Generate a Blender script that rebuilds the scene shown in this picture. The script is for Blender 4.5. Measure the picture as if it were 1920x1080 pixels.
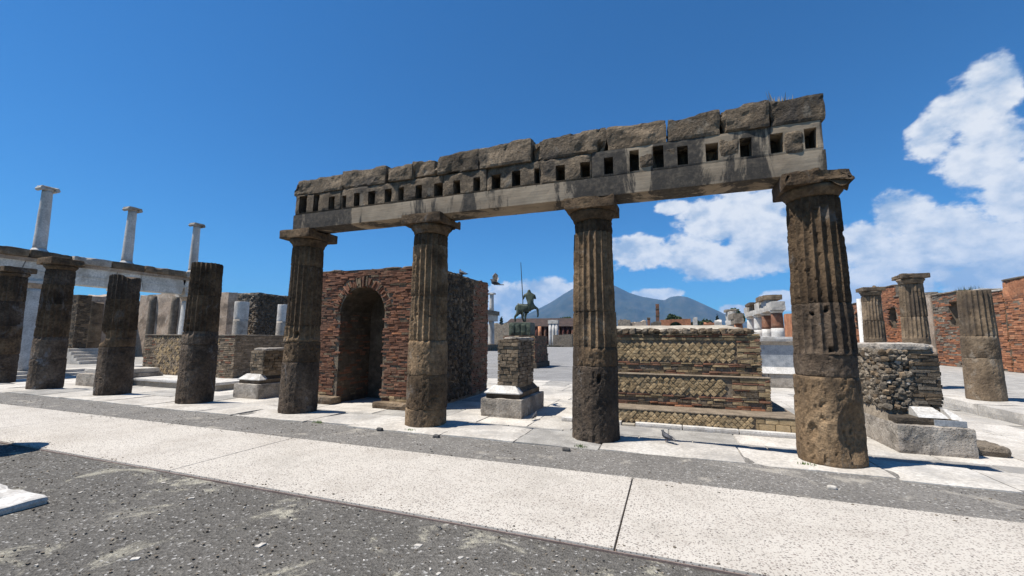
import bpy, math, random
import numpy as np
from mathutils import Vector, Matrix

scene = bpy.context.scene
for o in list(bpy.data.objects):
    bpy.data.objects.remove(o)
COL = scene.collection

# ------------------------------------------------------------------ camera
F_PX, YAW, PITCH, ROLL, EYE = 786.17, -0.355207, 0.119642, 0.00678, 1.6
cf = np.array([math.sin(YAW)*math.cos(PITCH), math.cos(YAW)*math.cos(PITCH), math.sin(PITCH)])
_r = np.array([math.cos(YAW), -math.sin(YAW), 0.0]); _u = np.cross(_r, cf)
cr = math.cos(ROLL)*_r + math.sin(ROLL)*_u
cu = -math.sin(ROLL)*_r + math.cos(ROLL)*_u
CAMP = np.array([0, 0, EYE])
cam_d = bpy.data.cameras.new('camera'); cam = bpy.data.objects.new('camera', cam_d); COL.objects.link(cam)
cam_d.sensor_width = 36.0; cam_d.lens = 36.0*F_PX/1920.0
cam_d.clip_start = 0.05; cam_d.clip_end = 60000
cam.matrix_world = Matrix(((cr[0], cu[0], -cf[0], 0), (cr[1], cu[1], -cf[1], 0), (cr[2], cu[2], -cf[2], EYE), (0, 0, 0, 1)))
scene.camera = cam

# ------------------------------------------------------------------ light
SUN_AZ, SUN_EL = math.radians(239), math.radians(63.5)      # azimuth clockwise from +Y, towards the sun
to_sun = Vector((math.sin(SUN_AZ)*math.cos(SUN_EL), math.cos(SUN_AZ)*math.cos(SUN_EL), math.sin(SUN_EL)))
sd = bpy.data.lights.new('sun', 'SUN'); sd.energy = 4.8; sd.angle = math.radians(0.53); sd.color = (1.0, 0.955, 0.88)
sun = bpy.data.objects.new('sun', sd); COL.objects.link(sun)
sun.rotation_euler = (-to_sun).to_track_quat('-Z', 'Y').to_euler(); sun.location = (0, 0, 60)
scene.view_settings.view_transform = 'Standard'; scene.view_settings.look = 'None'
scene.view_settings.exposure = 0.7; scene.view_settings.gamma = 1.0
scene.view_settings.use_curve_mapping = False
scene.render.resolution_x, scene.render.resolution_y = 1024, 576

# ---- pixel -> world (a pixel is only a direction; the plane it lies on gives the distance)
def ray(x, y): return cf + cr*(x-960)/F_PX + cu*(540-y)/F_PX
def gz(x, y, z=0.0):
    d = ray(x, y); return CAMP + d*(z-EYE)/d[2]
def gy(x, y, Y):
    d = ray(x, y); return CAMP + d*Y/d[1]
def gx(x, y, X):
    d = ray(x, y); return CAMP + d*X/d[0]

# ------------------------------------------------------------------ world sky with cumulus
W = bpy.data.worlds.new('World'); scene.world = W; W.use_nodes = True
def build_world():
    nt = W.node_tree; N = nt.nodes; L = nt.links; N.clear()
    out = N.new('ShaderNodeOutputWorld'); bg = N.new('ShaderNodeBackground'); bg.inputs['Strength'].default_value = 0.055
    L.new(bg.outputs[0], out.inputs[0])
    sky = N.new('ShaderNodeTexSky'); sky.sky_type = 'NISHITA'; sky.sun_disc = False
    sky.sun_elevation = SUN_EL; sky.sun_rotation = SUN_AZ
    sky.altitude = 0; sky.air_density = 1.0; sky.dust_density = 0.15; sky.ozone_density = 4.0
    tc = N.new('ShaderNodeTexCoord')
    def M(op, a, b=None, c=None, clamp=False):
        n = N.new('ShaderNodeMath'); n.operation = op; n.use_clamp = clamp
        for i, v in enumerate((a, b, c)):
            if v is None: continue
            if isinstance(v, (int, float)): n.inputs[i].default_value = v
            else: L.new(v, n.inputs[i])
        return n.outputs[0]
    sep = N.new('ShaderNodeSeparateXYZ'); L.new(tc.outputs['Generated'], sep.inputs[0])
    az = M('ARCTAN2', sep.outputs[0], sep.outputs[1])
    el = M('ARCSINE', sep.outputs[2])
    def ae(x, y):
        d = ray(x, y); d = d/np.linalg.norm(d); return math.atan2(d[0], d[1]), math.asin(d[2])
    blobs = [(1855,165,62,60),(1800,205,70,48),(1748,262,52,40),(1840,290,88,70),(1895,365,60,60),(1690,405,62,42),(1770,455,130,62),(1885,460,80,60),
             (1660,480,90,40),(1330,415,62,46),(1405,395,80,52),(1440,450,90,52),(1300,470,62,34),(1195,474,62,30),(1370,490,100,32),(1262,388,30,14),(1620,455,60,40),
             (968,560,52,30),(1035,556,60,30),(925,582,44,26),(1228,553,44,12),(1375,582,26,10),(1466,566,40,18),(1560,555,60,20),(1700,500,160,36),(1860,520,140,40),(1660,540,120,22),
             (2080,330,190,160),(2300,420,160,80),(2100,120,110,70)]
    mx = None
    for (x, y, rx, ry) in blobs:
        a0, e0 = ae(x, y); a1, _ = ae(x+rx, y); _, e1 = ae(x, y-ry)
        da = M('MULTIPLY', M('SUBTRACT', az, a0), 1/abs(a1-a0)); de = M('MULTIPLY', M('SUBTRACT', el, e0), 1/abs(e1-e0))
        q = M('SUBTRACT', 1.0, M('ADD', M('MULTIPLY', da, da), M('MULTIPLY', de, de)))
        mx = q if mx is None else M('SMOOTH_MAX', mx, q, 0.25)
    # sparse fair-weather cumulus in the rest of the sky, low above the horizon
    def noise(vec, scale, detail, rough, dist=0.0):
        n = N.new('ShaderNodeTexNoise'); n.inputs['Scale'].default_value = scale; n.inputs['Detail'].default_value = detail
        n.inputs['Roughness'].default_value = rough; n.inputs['Distortion'].default_value = dist
        L.new(vec, n.inputs['Vector']); return n.outputs['Fac']
    mapn = N.new('ShaderNodeMapping'); mapn.inputs['Scale'].default_value = (1, 1, 1.45); L.new(tc.outputs['Generated'], mapn.inputs['Vector'])
    V0 = mapn.outputs[0]
    mapo = N.new('ShaderNodeVectorMath'); mapo.operation = 'ADD'; mapo.inputs[1].default_value = (-0.012, -0.006, 0.026); L.new(V0, mapo.inputs[0])
    def dens(vec):
        a = noise(vec, 13.0, 12, 0.64, 0.15); b = noise(vec, 38.0, 8, 0.56, 0.1)
        return M('ADD', M('MULTIPLY', M('SUBTRACT', a, 0.5), 3.4), M('MULTIPLY', M('SUBTRACT', b, 0.5), 1.7))
    d0 = dens(V0); d1 = dens(mapo.outputs[0])
    mxc = M('MAXIMUM', mx, -3.0)
    raw = M('ADD', M('ADD', M('MULTIPLY', mxc, 1.05), 0.58), d0)
    mr = N.new('ShaderNodeMapRange'); mr.interpolation_type = 'SMOOTHSTEP'; L.new(raw, mr.inputs[0])
    mr.inputs[1].default_value = 0.0; mr.inputs[2].default_value = 0.85
    # body tone: soft grey-blue where the cloud is deep and facing down, white where it faces the sun
    low = noise(V0, 10.0, 4, 0.5)
    sh = M('ADD', 0.66, M('MULTIPLY', M('SUBTRACT', d0, d1), 0.40))
    sh = M('SUBTRACT', sh, M('MULTIPLY', M('MAXIMUM', M('SUBTRACT', low, 0.47), 0.0), 3.2))
    thick = M('MULTIPLY', M('SUBTRACT', raw, 0.9), 0.07)
    sh2 = M('SUBTRACT', sh, M('MAXIMUM', thick, 0.0), clamp=True)
    ramp = N.new('ShaderNodeValToRGB'); L.new(sh2, ramp.inputs[0])
    ramp.color_ramp.elements[0].position = 0.05; ramp.color_ramp.elements[0].color = (0.40, 0.53, 0.72, 1)
    ramp.color_ramp.elements[1].position = 0.75; ramp.color_ramp.elements[1].color = (0.93, 0.95, 0.97, 1)
    cl = N.new('ShaderNodeVectorMath'); cl.operation = 'SCALE'; L.new(ramp.outputs[0], cl.inputs[0]); cl.inputs['Scale'].default_value = 11.0
    mix = N.new('ShaderNodeMix'); mix.data_type = 'RGBA'
    L.new(M('MULTIPLY', mr.outputs[0], 0.93), mix.inputs[0])
    skb = N.new('ShaderNodeVectorMath'); skb.operation = 'MULTIPLY'; L.new(sky.outputs[0], skb.inputs[0]); skb.inputs[1].default_value = (0.33, 0.95, 1.40)
    L.new(skb.outputs[0], mix.inputs[6]); L.new(cl.outputs[0], mix.inputs[7])
    L.new(mix.outputs[2], bg.inputs['Color'])
build_world()

# ------------------------------------------------------------------ numpy noise
def _hash(i, j, k, seed):
    h = (i*374761393 + j*668265263 + k*2147483647 + seed*974711) & 0xffffffff
    h = ((h ^ (h >> 13))*1274126177) & 0xffffffff
    return ((h ^ (h >> 16)) & 0xffff)/65535.0
def vnoise(p, seed=0):
    p = np.asarray(p, float); i = np.floor(p).astype(np.int64); f = p-i; f = f*f*(3-2*f)
    x, y, z = i[..., 0], i[..., 1], i[..., 2]; fx, fy, fz = f[..., 0], f[..., 1], f[..., 2]
    def h(a, b, c): return _hash(x+a, y+b, z+c, seed)
    a = h(0,0,0)*(1-fx)+h(1,0,0)*fx; b = h(0,1,0)*(1-fx)+h(1,1,0)*fx
    c = h(0,0,1)*(1-fx)+h(1,0,1)*fx; d = h(0,1,1)*(1-fx)+h(1,1,1)*fx
    return ((a*(1-fy)+b*fy)*(1-fz)+(c*(1-fy)+d*fy)*fz)*2-1
def fbm(p, seed=0, octv=4, gain=0.5):
    p = np.asarray(p, float); s = 0; a = 1.0; t = 0
    for o in range(octv):
        s = s+a*vnoise(p*(2.03**o)+o*17.3, seed+o); t += a; a *= gain
    return s/t

# ------------------------------------------------------------------ object helpers
WL = {}
def wl(o): return WL.get(o.name, Vector((0, 0, 0))) if o is not None else Vector((0, 0, 0))
def mesh(name, V, Fc, smooth=False):
    me = bpy.data.meshes.new(name)
    me.from_pydata([tuple(map(float, v)) for v in V], [], [tuple(map(int, f)) for f in Fc]); me.update()
    if smooth: me.polygons.foreach_set('use_smooth', [True]*len(me.polygons))
    return me
def tag(o, label, cat, group=None):
    o['label'] = label; o['category'] = cat
    if group: o['group'] = group
    return o
def thing(name, label, cat, loc, group=None):
    o = bpy.data.objects.new(name, None); o.empty_display_size = 0.2; COL.objects.link(o)
    o.location = tuple(float(v) for v in loc); WL[o.name] = Vector(o.location)
    return tag(o, label, cat, group)
def put(name, me, mat, parent=None, loc=None, rot=None, scale=None):
    """link one mesh object; loc in world space (default: the parent's origin)"""
    o = bpy.data.objects.new(name, me); COL.objects.link(o)
    if mat is not None and not me.materials: me.materials.append(mat)
    base = wl(parent)
    w = Vector(tuple(float(v) for v in loc)) if loc is not None else base.copy()
    o.location = w-base
    if parent is not None: o.parent = parent
    if rot is not None: o.rotation_euler = rot
    if scale is not None: o.scale = scale
    WL[o.name] = w
    return o
def part(name, V, Fc, mat, parent, smooth=False):
    """one mesh part; V in world coordinates"""
    b = wl(parent); V = np.asarray(V, float)-np.array(b)
    return put(name, mesh(name, V, Fc, smooth), mat, parent)
def solo(name, V, Fc, mat, label, cat, group=None, smooth=False):
    """a thing that is one mesh; origin at the middle of its base"""
    V = np.asarray(V, float); c = (V.min(0)+V.max(0))/2; c[2] = V[:, 2].min()
    o = put(name, mesh(name, V-c, Fc, smooth), mat, None, c); return tag(o, label, cat, group)
def struct(name, V, Fc, mat, smooth=False):
    o = put(name, mesh(name, V, Fc, smooth), mat, None, (0, 0, 0)); o['kind'] = 'structure'; return o

class MB:
    def __init__(s): s.V = []; s.F = []; s.n = 0
    def add(s, V, Fc):
        V = np.asarray(V, float); s.V.append(V); s.F += [tuple(int(i)+s.n for i in f) for f in Fc]; s.n += len(V); return s
    def get(s): return (np.concatenate(s.V) if s.V else np.zeros((0, 3))), s.F

BOXF = [(0,3,2,1),(4,5,6,7),(0,1,5,4),(1,2,6,5),(2,3,7,6),(3,0,4,7)]
def box(x0, x1, y0, y1, z0, z1):
    return np.array([(x0,y0,z0),(x1,y0,z0),(x1,y1,z0),(x0,y1,z0),(x0,y0,z1),(x1,y0,z1),(x1,y1,z1),(x0,y1,z1)], float), BOXF
def frustum(x0, x1, y0, y1, z0, X0, X1, Y0, Y1, z1):
    return np.array([(x0,y0,z0),(x1,y0,z0),(x1,y1,z0),(x0,y1,z0),(X0,Y0,z1),(X1,Y0,z1),(X1,Y1,z1),(X0,Y1,z1)], float), BOXF
_lat = {}
def lattice(nx, ny, nz):
    k = (nx, ny, nz)
    if k in _lat: return _lat[k]
    idx = {}; V = []; Fc = []
    def v(i, j, l):
        t = (i, j, l)
        if t not in idx: idx[t] = len(V); V.append((2*i/nx-1, 2*j/ny-1, 2*l/nz-1))
        return idx[t]
    for i in range(nx):
        for j in range(ny):
            Fc.append((v(i,j,0), v(i,j+1,0), v(i+1,j+1,0), v(i+1,j,0))); Fc.append((v(i,j,nz), v(i+1,j,nz), v(i+1,j+1,nz), v(i,j+1,nz)))
    for i in range(nx):
        for l in range(nz):
            Fc.append((v(i,0,l), v(i+1,0,l), v(i+1,0,l+1), v(i,0,l+1))); Fc.append((v(i,ny,l), v(i,ny,l+1), v(i+1,ny,l+1), v(i+1,ny,l)))
    for j in range(ny):
        for l in range(nz):
            Fc.append((v(0,j,l), v(0,j,l+1), v(0,j+1,l+1), v(0,j+1,l))); Fc.append((v(nx,j,l), v(nx,j+1,l), v(nx,j+1,l+1), v(nx,j,l+1)))
    _lat[k] = (np.array(V, float), Fc); return _lat[k]
def rock(x0, x1, y0, y1, z0, z1, cell=0.1, rnd=0.04, amp=0.02, freq=4.0, seed=0, flat_bottom=True, maxn=40, octv=4, chip=0.0):
    """rough stone block: rounded box with weathered faces"""
    h = np.array([(x1-x0)/2, (y1-y0)/2, (z1-z0)/2]); c = np.array([(x0+x1)/2, (y0+y1)/2, (z0+z1)/2])
    n = [int(min(maxn, max(2, round(2*q/cell)))) for q in h]
    U, Fc = lattice(*n); rnd = min(rnd, h.min()*0.9)
    p = U*h; inn = np.clip(p, -(h-rnd), h-rnd); d = p-inn; ln = np.linalg.norm(d, axis=1); nn = d/np.maximum(ln, 1e-9)[:, None]
    q = inn+nn*rnd; w = q+c
    dis = fbm(w*freq, seed, octv)*amp
    if chip > 0:
        ch = np.maximum(fbm(w*freq*0.45, seed+50, 3)-0.12, 0)*chip
        edge = ((np.abs(U) > 0.8).sum(1) >= 2); dis = dis-ch*(0.35+1.3*edge)
    w = w+nn*dis[:, None]
    if flat_bottom: w[:, 2] = np.where(U[:, 2] < -0.999, z0, w[:, 2])
    return w, Fc

# ------------------------------------------------------------------ materials
def nmat(name):
    m = bpy.data.materials.new(name); m.use_nodes = True; nt = m.node_tree
    b = nt.nodes['Principled BSDF']; b.inputs['Roughness'].default_value = 0.9
    if 'Specular IOR Level' in b.inputs: b.inputs['Specular IOR Level'].default_value = 0.25
    return m, nt, b
class NB:
    """small node builder"""
    def __init__(s, nt): s.nt = nt; s.N = nt.nodes; s.L = nt.links; s.pos = s.N.new('ShaderNodeNewGeometry')
    def m(s, op, a, b=None, c=None, clamp=False):
        n = s.N.new('ShaderNodeMath'); n.operation = op; n.use_clamp = clamp
        for i, v in enumerate((a, b, c)):
            if v is None: continue
            if isinstance(v, (int, float)): n.inputs[i].default_value = v
            else: s.L.new(v, n.inputs[i])
        return n.outputs[0]
    def vec(s, scale=(1, 1, 1), off=(0, 0, 0)):
        n = s.N.new('ShaderNodeMapping'); n.inputs['Scale'].default_value = scale; n.inputs['Location'].default_value = off
        s.L.new(s.pos.outputs['Position'], n.inputs['Vector']); return n.outputs[0]
    def noise(s, scale, detail=6, rough=0.6, vec=None, dist=0.0):
        n = s.N.new('ShaderNodeTexNoise'); n.inputs['Scale'].default_value = scale; n.inputs['Detail'].default_value = detail
        n.inputs['Roughness'].default_value = rough; n.inputs['Distortion'].default_value = dist
        s.L.new(vec if vec is not None else s.pos.outputs['Position'], n.inputs['Vector']); return n.outputs['Fac']
    def voro(s, scale, vec=None, feature='F1', out='Distance', rand=1.0):
        n = s.N.new('ShaderNodeTexVoronoi'); n.feature = feature; n.inputs['Scale'].default_value = scale; n.inputs['Randomness'].default_value = rand
        s.L.new(vec if vec is not None else s.pos.outputs['Position'], n.inputs['Vector']); return n.outputs[out]
    def ramp(s, fac, stops):
        n = s.N.new('ShaderNodeValToRGB'); s.L.new(fac, n.inputs[0]); e = n.color_ramp.elements
        while len(e) < len(stops): e.new(0.5)
        for i, (p, c) in enumerate(stops): e[i].position = p; e[i].color = (*c, 1) if len(c) == 3 else c
        return n.outputs[0]
    def rng(s, v, a, b, c=0.0, d=1.0, smooth=True):
        n = s.N.new('ShaderNodeMapRange'); n.interpolation_type = 'SMOOTHSTEP' if smooth else 'LINEAR'
        s.L.new(v, n.inputs[0]); n.inputs[1].default_value = a; n.inputs[2].default_value = b; n.inputs[3].default_value = c; n.inputs[4].default_value = d
        return n.outputs[0]
    def mix(s, fac, a, b, mode='MIX'):
        n = s.N.new('ShaderNodeMix'); n.data_type = 'RGBA'; n.blend_type = mode
        if isinstance(fac, (int, float)): n.inputs[0].default_value = fac
        else: s.L.new(fac, n.inputs[0])
        for i, v in ((6, a), (7, b)):
            if isinstance(v, tuple): n.inputs[i].default_value = (*v, 1) if len(v) == 3 else v
            else: s.L.new(v, n.inputs[i])
        return n.outputs[2]
    def gray(s, v):
        n = s.N.new('ShaderNodeCombineColor'); [s.L.new(v, n.inputs[i]) for i in range(3)]; return n.outputs[0]
    def rand(s):
        o = s.N.new('ShaderNodeObjectInfo'); return s.m('FRACT', s.m('ADD', o.outputs['Random'], s.pos.outputs['Random Per Island']))
    def bump(s, bsdf, h, strength, dist=0.02):
        n = s.N.new('ShaderNodeBump'); n.inputs['Strength'].default_value = strength; n.inputs['Distance'].default_value = dist
        s.L.new(h, n.inputs['Height']); s.L.new(n.outputs[0], bsdf.inputs['Normal'])
def stone(name, cols, scale=2.5, bump=0.6, bdist=0.02, var=0.25, stain=None, stain_amt=0.5, stain_scale=1.2, stretch=0.4, pits=0.5, rough=0.92,
          light=None, light_amt=0.0, fine=9.0, mott=0.38, alt=None, fbump=0.0):
    m, nt, b = nmat(name); k = NB(nt)
    r = k.rand()
    off = k.N.new('ShaderNodeVectorMath'); off.operation = 'ADD'; k.L.new(k.pos.outputs['Position'], off.inputs[0])
    rv = k.N.new('ShaderNodeCombineXYZ'); k.L.new(k.m('MULTIPLY', r, 7.0), rv.inputs[0]); k.L.new(k.m('MULTIPLY', r, 3.0), rv.inputs[2]); k.L.new(rv.outputs[0], off.inputs[1])
    n1 = k.noise(scale, 8, 0.62, off.outputs[0])
    st = [(0.28+0.44*i/(len(cols)-1), c) for i, c in enumerate(cols)]
    c = k.ramp(n1, st)
    n2 = k.noise(scale*fine, 5, 0.7)
    c = k.mix(1.0, c, k.gray(k.rng(n2, 0.25, 0.75, 1-mott, 1+mott, False)), 'MULTIPLY')
    c = k.mix(1.0, c, k.gray(k.rng(r, 0, 1, 1-var, 1+var, False)), 'MULTIPLY')
    if alt is not None:
        c = k.mix(k.m('MULTIPLY', k.rng(r, 0.35, 0.75), 0.8), c, k.mix(1.0, c, alt, 'MULTIPLY'))
    if stain is not None:
        s1 = k.noise(stain_scale, 7, 0.65, k.vec((1, 1, stretch)), 0.4)
        c = k.mix(k.m('MULTIPLY', k.rng(s1, 0.50, 0.64), stain_amt), c, stain)
    if light is not None:
        s2 = k.noise(stain_scale*1.7, 7, 0.7, k.vec((1, 1, 0.7), (11, 5, 3)), 0.6)
        c = k.mix(k.m('MULTIPLY', k.rng(s2, 0.57, 0.66), light_amt), c, light)
    k.L.new(c, b.inputs['Base Color']); b.inputs['Roughness'].default_value = rough
    h = k.noise(scale*5, 9, 0.72)
    if fbump: h = k.m('ADD', h, k.m('MULTIPLY', k.noise(34.0, 7, 0.75), fbump))
    if pits:
        v = k.voro(scale*9); h = k.m('ADD', h, k.m('MULTIPLY', k.rng(v, 0.0, 0.33, -1.0, 0.0), pits))
    k.bump(b, h, bump, bdist)
    return m

M_TUFF = stone('dark_tuff', [(0.045,0.029,0.017),(0.138,0.090,0.051),(0.255,0.170,0.096)], 1.7, 1.0, 0.03, 0.2, (0.028,0.024,0.021), 0.6, 0.9, 0.45, 0.3, light=(0.25,0.235,0.215), light_amt=0.45, mott=0.6, alt=(0.55,0.55,0.56), fbump=0.9)
M_TUFF_D = stone('grey_black_tuff', [(0.036,0.026,0.018),(0.098,0.070,0.048),(0.185,0.138,0.098)], 1.9, 1.0, 0.035, 0.15, (0.024,0.022,0.02), 0.5, 0.9, 0.45, 0.35, light=(0.26,0.255,0.25), light_amt=0.6, mott=0.65, fbump=1.0)
M_TUFF_O = stone('ochre_brown_tuff', [(0.062,0.040,0.023),(0.190,0.125,0.070),(0.32,0.218,0.126)], 1.8, 1.0, 0.03, 0.15, (0.045,0.036,0.028), 0.65, 1.0, 0.4, 0.3, light=(0.33,0.30,0.25), light_amt=0.4, mott=0.6, fbump=0.9)
M_TUFF2 = stone('brown_tuff', [(0.065,0.047,0.031),(0.145,0.105,0.068),(0.25,0.185,0.122)], 2.2, 0.8, 0.02, 0.25, (0.04,0.034,0.03), 0.55, 1.3, 0.6, 0.6, light=(0.30,0.26,0.21), light_amt=0.4)
M_CORN = stone('weathered_cornice_stone', [(0.060,0.046,0.033),(0.155,0.116,0.078),(0.27,0.205,0.138)], 3.2, 1.0, 0.04, 0.25, (0.045,0.042,0.04), 0.65, 1.5, 1.0, 0.4, light=(0.30,0.27,0.22), light_amt=0.35, mott=0.55, fbump=0.8)
M_BRICK = stone('red_brick', [(0.118,0.058,0.037),(0.192,0.088,0.053),(0.262,0.142,0.090)], 3.0, 0.5, 0.01, 0.24, (0.13,0.085,0.06), 0.5, 0.9, 0.8, 0.2, light=(0.28,0.19,0.125), light_amt=0.45)
M_BRICK_O = stone('orange_brick', [(0.205,0.088,0.048),(0.325,0.138,0.070),(0.39,0.198,0.108)], 2.0, 0.5, 0.01, 0.3, (0.13,0.07,0.042), 0.45, 0.6, 0.6, 0.2, light=(0.42,0.27,0.16), light_amt=0.35)
M_MORTAR = stone('old_mortar', [(0.11,0.085,0.060),(0.19,0.15,0.108),(0.28,0.225,0.165)], 4.0, 0.8, 0.02, 0.05, None, pits=0.5)
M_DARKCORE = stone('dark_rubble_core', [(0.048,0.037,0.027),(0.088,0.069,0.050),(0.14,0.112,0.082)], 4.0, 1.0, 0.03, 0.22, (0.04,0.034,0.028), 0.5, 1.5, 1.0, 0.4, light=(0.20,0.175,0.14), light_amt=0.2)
M_RETI = stone('yellow_tuff_stone', [(0.225,0.158,0.086),(0.335,0.242,0.135),(0.42,0.317,0.19)], 5.0, 0.7, 0.012, 0.26, (0.17,0.135,0.09), 0.4, 2.0, 1.0, 0.4, light=(0.34,0.29,0.20), light_amt=0.3)
M_TRAV = stone('white_travertine', [(0.30,0.272,0.235),(0.43,0.396,0.348),(0.51,0.478,0.43)], 1.6, 0.45, 0.01, 0.10, (0.26,0.245,0.225), 0.6, 0.9, 1.0, 0.35, fine=14)
M_TRAVG = stone('grey_paving', [(0.20,0.188,0.17),(0.285,0.268,0.242),(0.38,0.36,0.325)], 3.0, 0.6, 0.012, 0.10, (0.2,0.19,0.18), 0.6, 1.4, 1.0, 0.4, fine=14)
M_MARBLE = stone('white_marble', [(0.36,0.335,0.30),(0.49,0.465,0.43),(0.57,0.55,0.52)], 3.0, 0.3, 0.008, 0.06, (0.27,0.245,0.21), 0.6, 2.0, 0.6, 0.0, rough=0.6)
M_WCOL = stone('white_limestone_column', [(0.34,0.315,0.285),(0.48,0.455,0.42),(0.58,0.56,0.525)], 2.0, 0.35, 0.01, 0.07, (0.17,0.16,0.15), 0.55, 0.7, 0.35, 0.2)
M_GMARB = stone('grey_blue_marble', [(0.17,0.18,0.195),(0.27,0.285,0.30),(0.38,0.39,0.40)], 4.0, 0.15, 0.005, 0.06, (0.42,0.42,0.42), 0.5, 5.0, 1.0, 0.0, rough=0.6)
M_ROUGHW = stone('pitted_limestone', [(0.24,0.21,0.175),(0.36,0.315,0.265),(0.46,0.415,0.355)], 3.0, 1.0, 0.03, 0.08, (0.09,0.08,0.068), 0.65, 1.5, 0.7, 0.9)
M_PLASTER = stone('faded_plaster', [(0.24,0.18,0.13),(0.37,0.285,0.215),(0.45,0.37,0.29)], 1.2, 0.4, 0.01, 0.05, (0.15,0.115,0.085), 0.8, 0.9, 1.0, 0.2, light=(0.52,0.46,0.38), light_amt=0.7)
M_RUBBLE = stone('grey_rubble', [(0.095,0.078,0.060),(0.185,0.152,0.115),(0.28,0.235,0.18)], 3.5, 1.0, 0.03, 0.35, (0.06,0.055,0.05), 0.4, 1.6, 1.0, 0.6)
M_BRONZE = stone('green_bronze', [(0.022,0.030,0.022),(0.055,0.068,0.048),(0.12,0.135,0.095)], 3.0, 0.2, 0.005, 0.0, (0.02,0.022,0.018), 0.5, 2.0, 0.5, 0.0, rough=0.55)
M_ROOF = stone('dark_roof', [(0.030,0.022,0.020),(0.05,0.035,0.030),(0.075,0.05,0.042)], 1.0, 0.2, 0.01, 0.1, None, pits=0)
M_DARKRED = stone('dark_red_plaster', [(0.06,0.022,0.018),(0.10,0.038,0.028),(0.15,0.06,0.045)], 0.8, 0.2, 0.01, 0.1, None, pits=0)
M_LAVA = stone('dark_lava_stone', [(0.05,0.047,0.044),(0.085,0.08,0.075),(0.13,0.124,0.115)], 8.0, 0.7, 0.01, 0.2, None)
M_PIER = stone('brown_tuff_masonry', [(0.13,0.098,0.066),(0.215,0.163,0.112),(0.30,0.235,0.165)], 4.0, 0.8, 0.015, 0.28, (0.08,0.065,0.048), 0.5, 2.0, 1.0, 0.3, mott=0.5)
M_WPLAST = stone('white_lime_stone', [(0.46,0.42,0.36),(0.60,0.56,0.49),(0.68,0.64,0.575)], 1.4, 0.4, 0.01, 0.08, (0.36,0.30,0.23), 0.6, 0.8, 0.8, 0.2)
M_DOORSHADE = stone('interior_shade', [(0.02,0.017,0.014),(0.035,0.028,0.022),(0.05,0.04,0.032)], 2.0, 0.2, 0.01, 0.0, None, pits=0)  # near-black colour that stands for the shade inside doorways

def mat_concrete():
    m, nt, b = nmat('board_marked_concrete'); k = NB(nt)
    n = k.noise(2.0, 8, 0.6); c = k.ramp(n, [(0.3, (0.195,0.150,0.104)), (0.7, (0.35,0.284,0.205))])
    boards = k.m('FRACT', k.m('MULTIPLY', k.m('ADD', k.vec_z(), 0.02), 9.0))
    c = k.mix(k.rng(boards, 0.0, 0.08, 0.4, 0.0), c, (0.15,0.13,0.11))
    grain = k.noise(9.0, 5, 0.6, k.vec((0.25, 1, 6)))
    c = k.mix(1.0, c, k.gray(k.rng(grain, 0.2, 0.8, 0.8, 1.2, False)), 'MULTIPLY')
    bl = k.noise(1.05, 7, 0.66, k.vec((1, 1, 0.22), (2.3, 0, 0)), 0.5)
    bl2 = k.noise(14.0, 4, 0.7)
    c = k.mix(k.m('MULTIPLY', k.rng(bl, 0.455, 0.50), k.rng(bl2, 0.25, 0.6, 0.7, 0.97)), c, (0.040,0.036,0.032))
    k.L.new(c, b.inputs['Base Color'])
    k.bump(b, k.m('ADD', k.m('MULTIPLY', grain, 0.5), k.noise(30, 6, 0.7)), 0.4, 0.01); return m
def _vz(s):
    n = s.N.new('ShaderNodeSeparateXYZ'); s.L.new(s.pos.outputs['Position'], n.inputs[0]); return n.outputs[2]
NB.vec_z = _vz
M_CONC = mat_concrete()

def mat_gravel(name, dark, mid, lite, sand, sand_lo, sand_hi):
    m, nt, b = nmat(name); k = NB(nt)
    v = k.voro(55, out='Color'); sp = k.N.new('ShaderNodeSeparateColor'); k.L.new(v, sp.inputs[0])
    c = k.ramp(sp.outputs[0], [(0.0, dark), (0.55, mid), (0.93, mid), (1.0, lite)])
    n = k.noise(0.9, 8, 0.6); c = k.mix(1.0, c, k.gray(k.rng(n, 0.3, 0.7, 0.82, 1.22, False)), 'MULTIPLY')
    f = k.noise(130, 3, 0.7); c = k.mix(1.0, c, k.gray(k.rng(f, 0.25, 0.75, 0.6, 1.4, False)), 'MULTIPLY')
    s = k.noise(1.25, 9, 0.72, k.vec((1.0, 1.0, 1), (4.0, 1.5, 0)), 0.7)
    dx = k.noise(40, 4, 0.7)
    c = k.mix(k.m('MULTIPLY', k.rng(s, sand_lo, sand_hi), k.rng(dx, 0.3, 0.55, 0.55, 1.0)), c, sand)
    k.L.new(c, b.inputs['Base Color']); b.inputs['Roughness'].default_value = 0.95
    h = k.m('ADD', k.voro(55), k.m('MULTIPLY', k.noise(120, 5, 0.7), 0.6)); k.bump(b, h, 0.9, 0.012); return m
M_GRAVEL = mat_gravel('grey_gravel', (0.062,0.057,0.050), (0.120,0.111,0.098), (0.36,0.345,0.32), (0.335,0.31,0.245), 0.545, 0.63)
M_GRAVEL2 = mat_gravel('paler_gravel', (0.10,0.092,0.082), (0.182,0.168,0.150), (0.40,0.38,0.35), (0.33,0.30,0.255), 0.54, 0.66)  # paler mix for the band between walkway and kerb
M_FIELD = mat_gravel('pale_grit', (0.14,0.135,0.13), (0.235,0.228,0.22), (0.36,0.35,0.34), (0.32,0.30,0.26), 0.62, 0.75)

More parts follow.
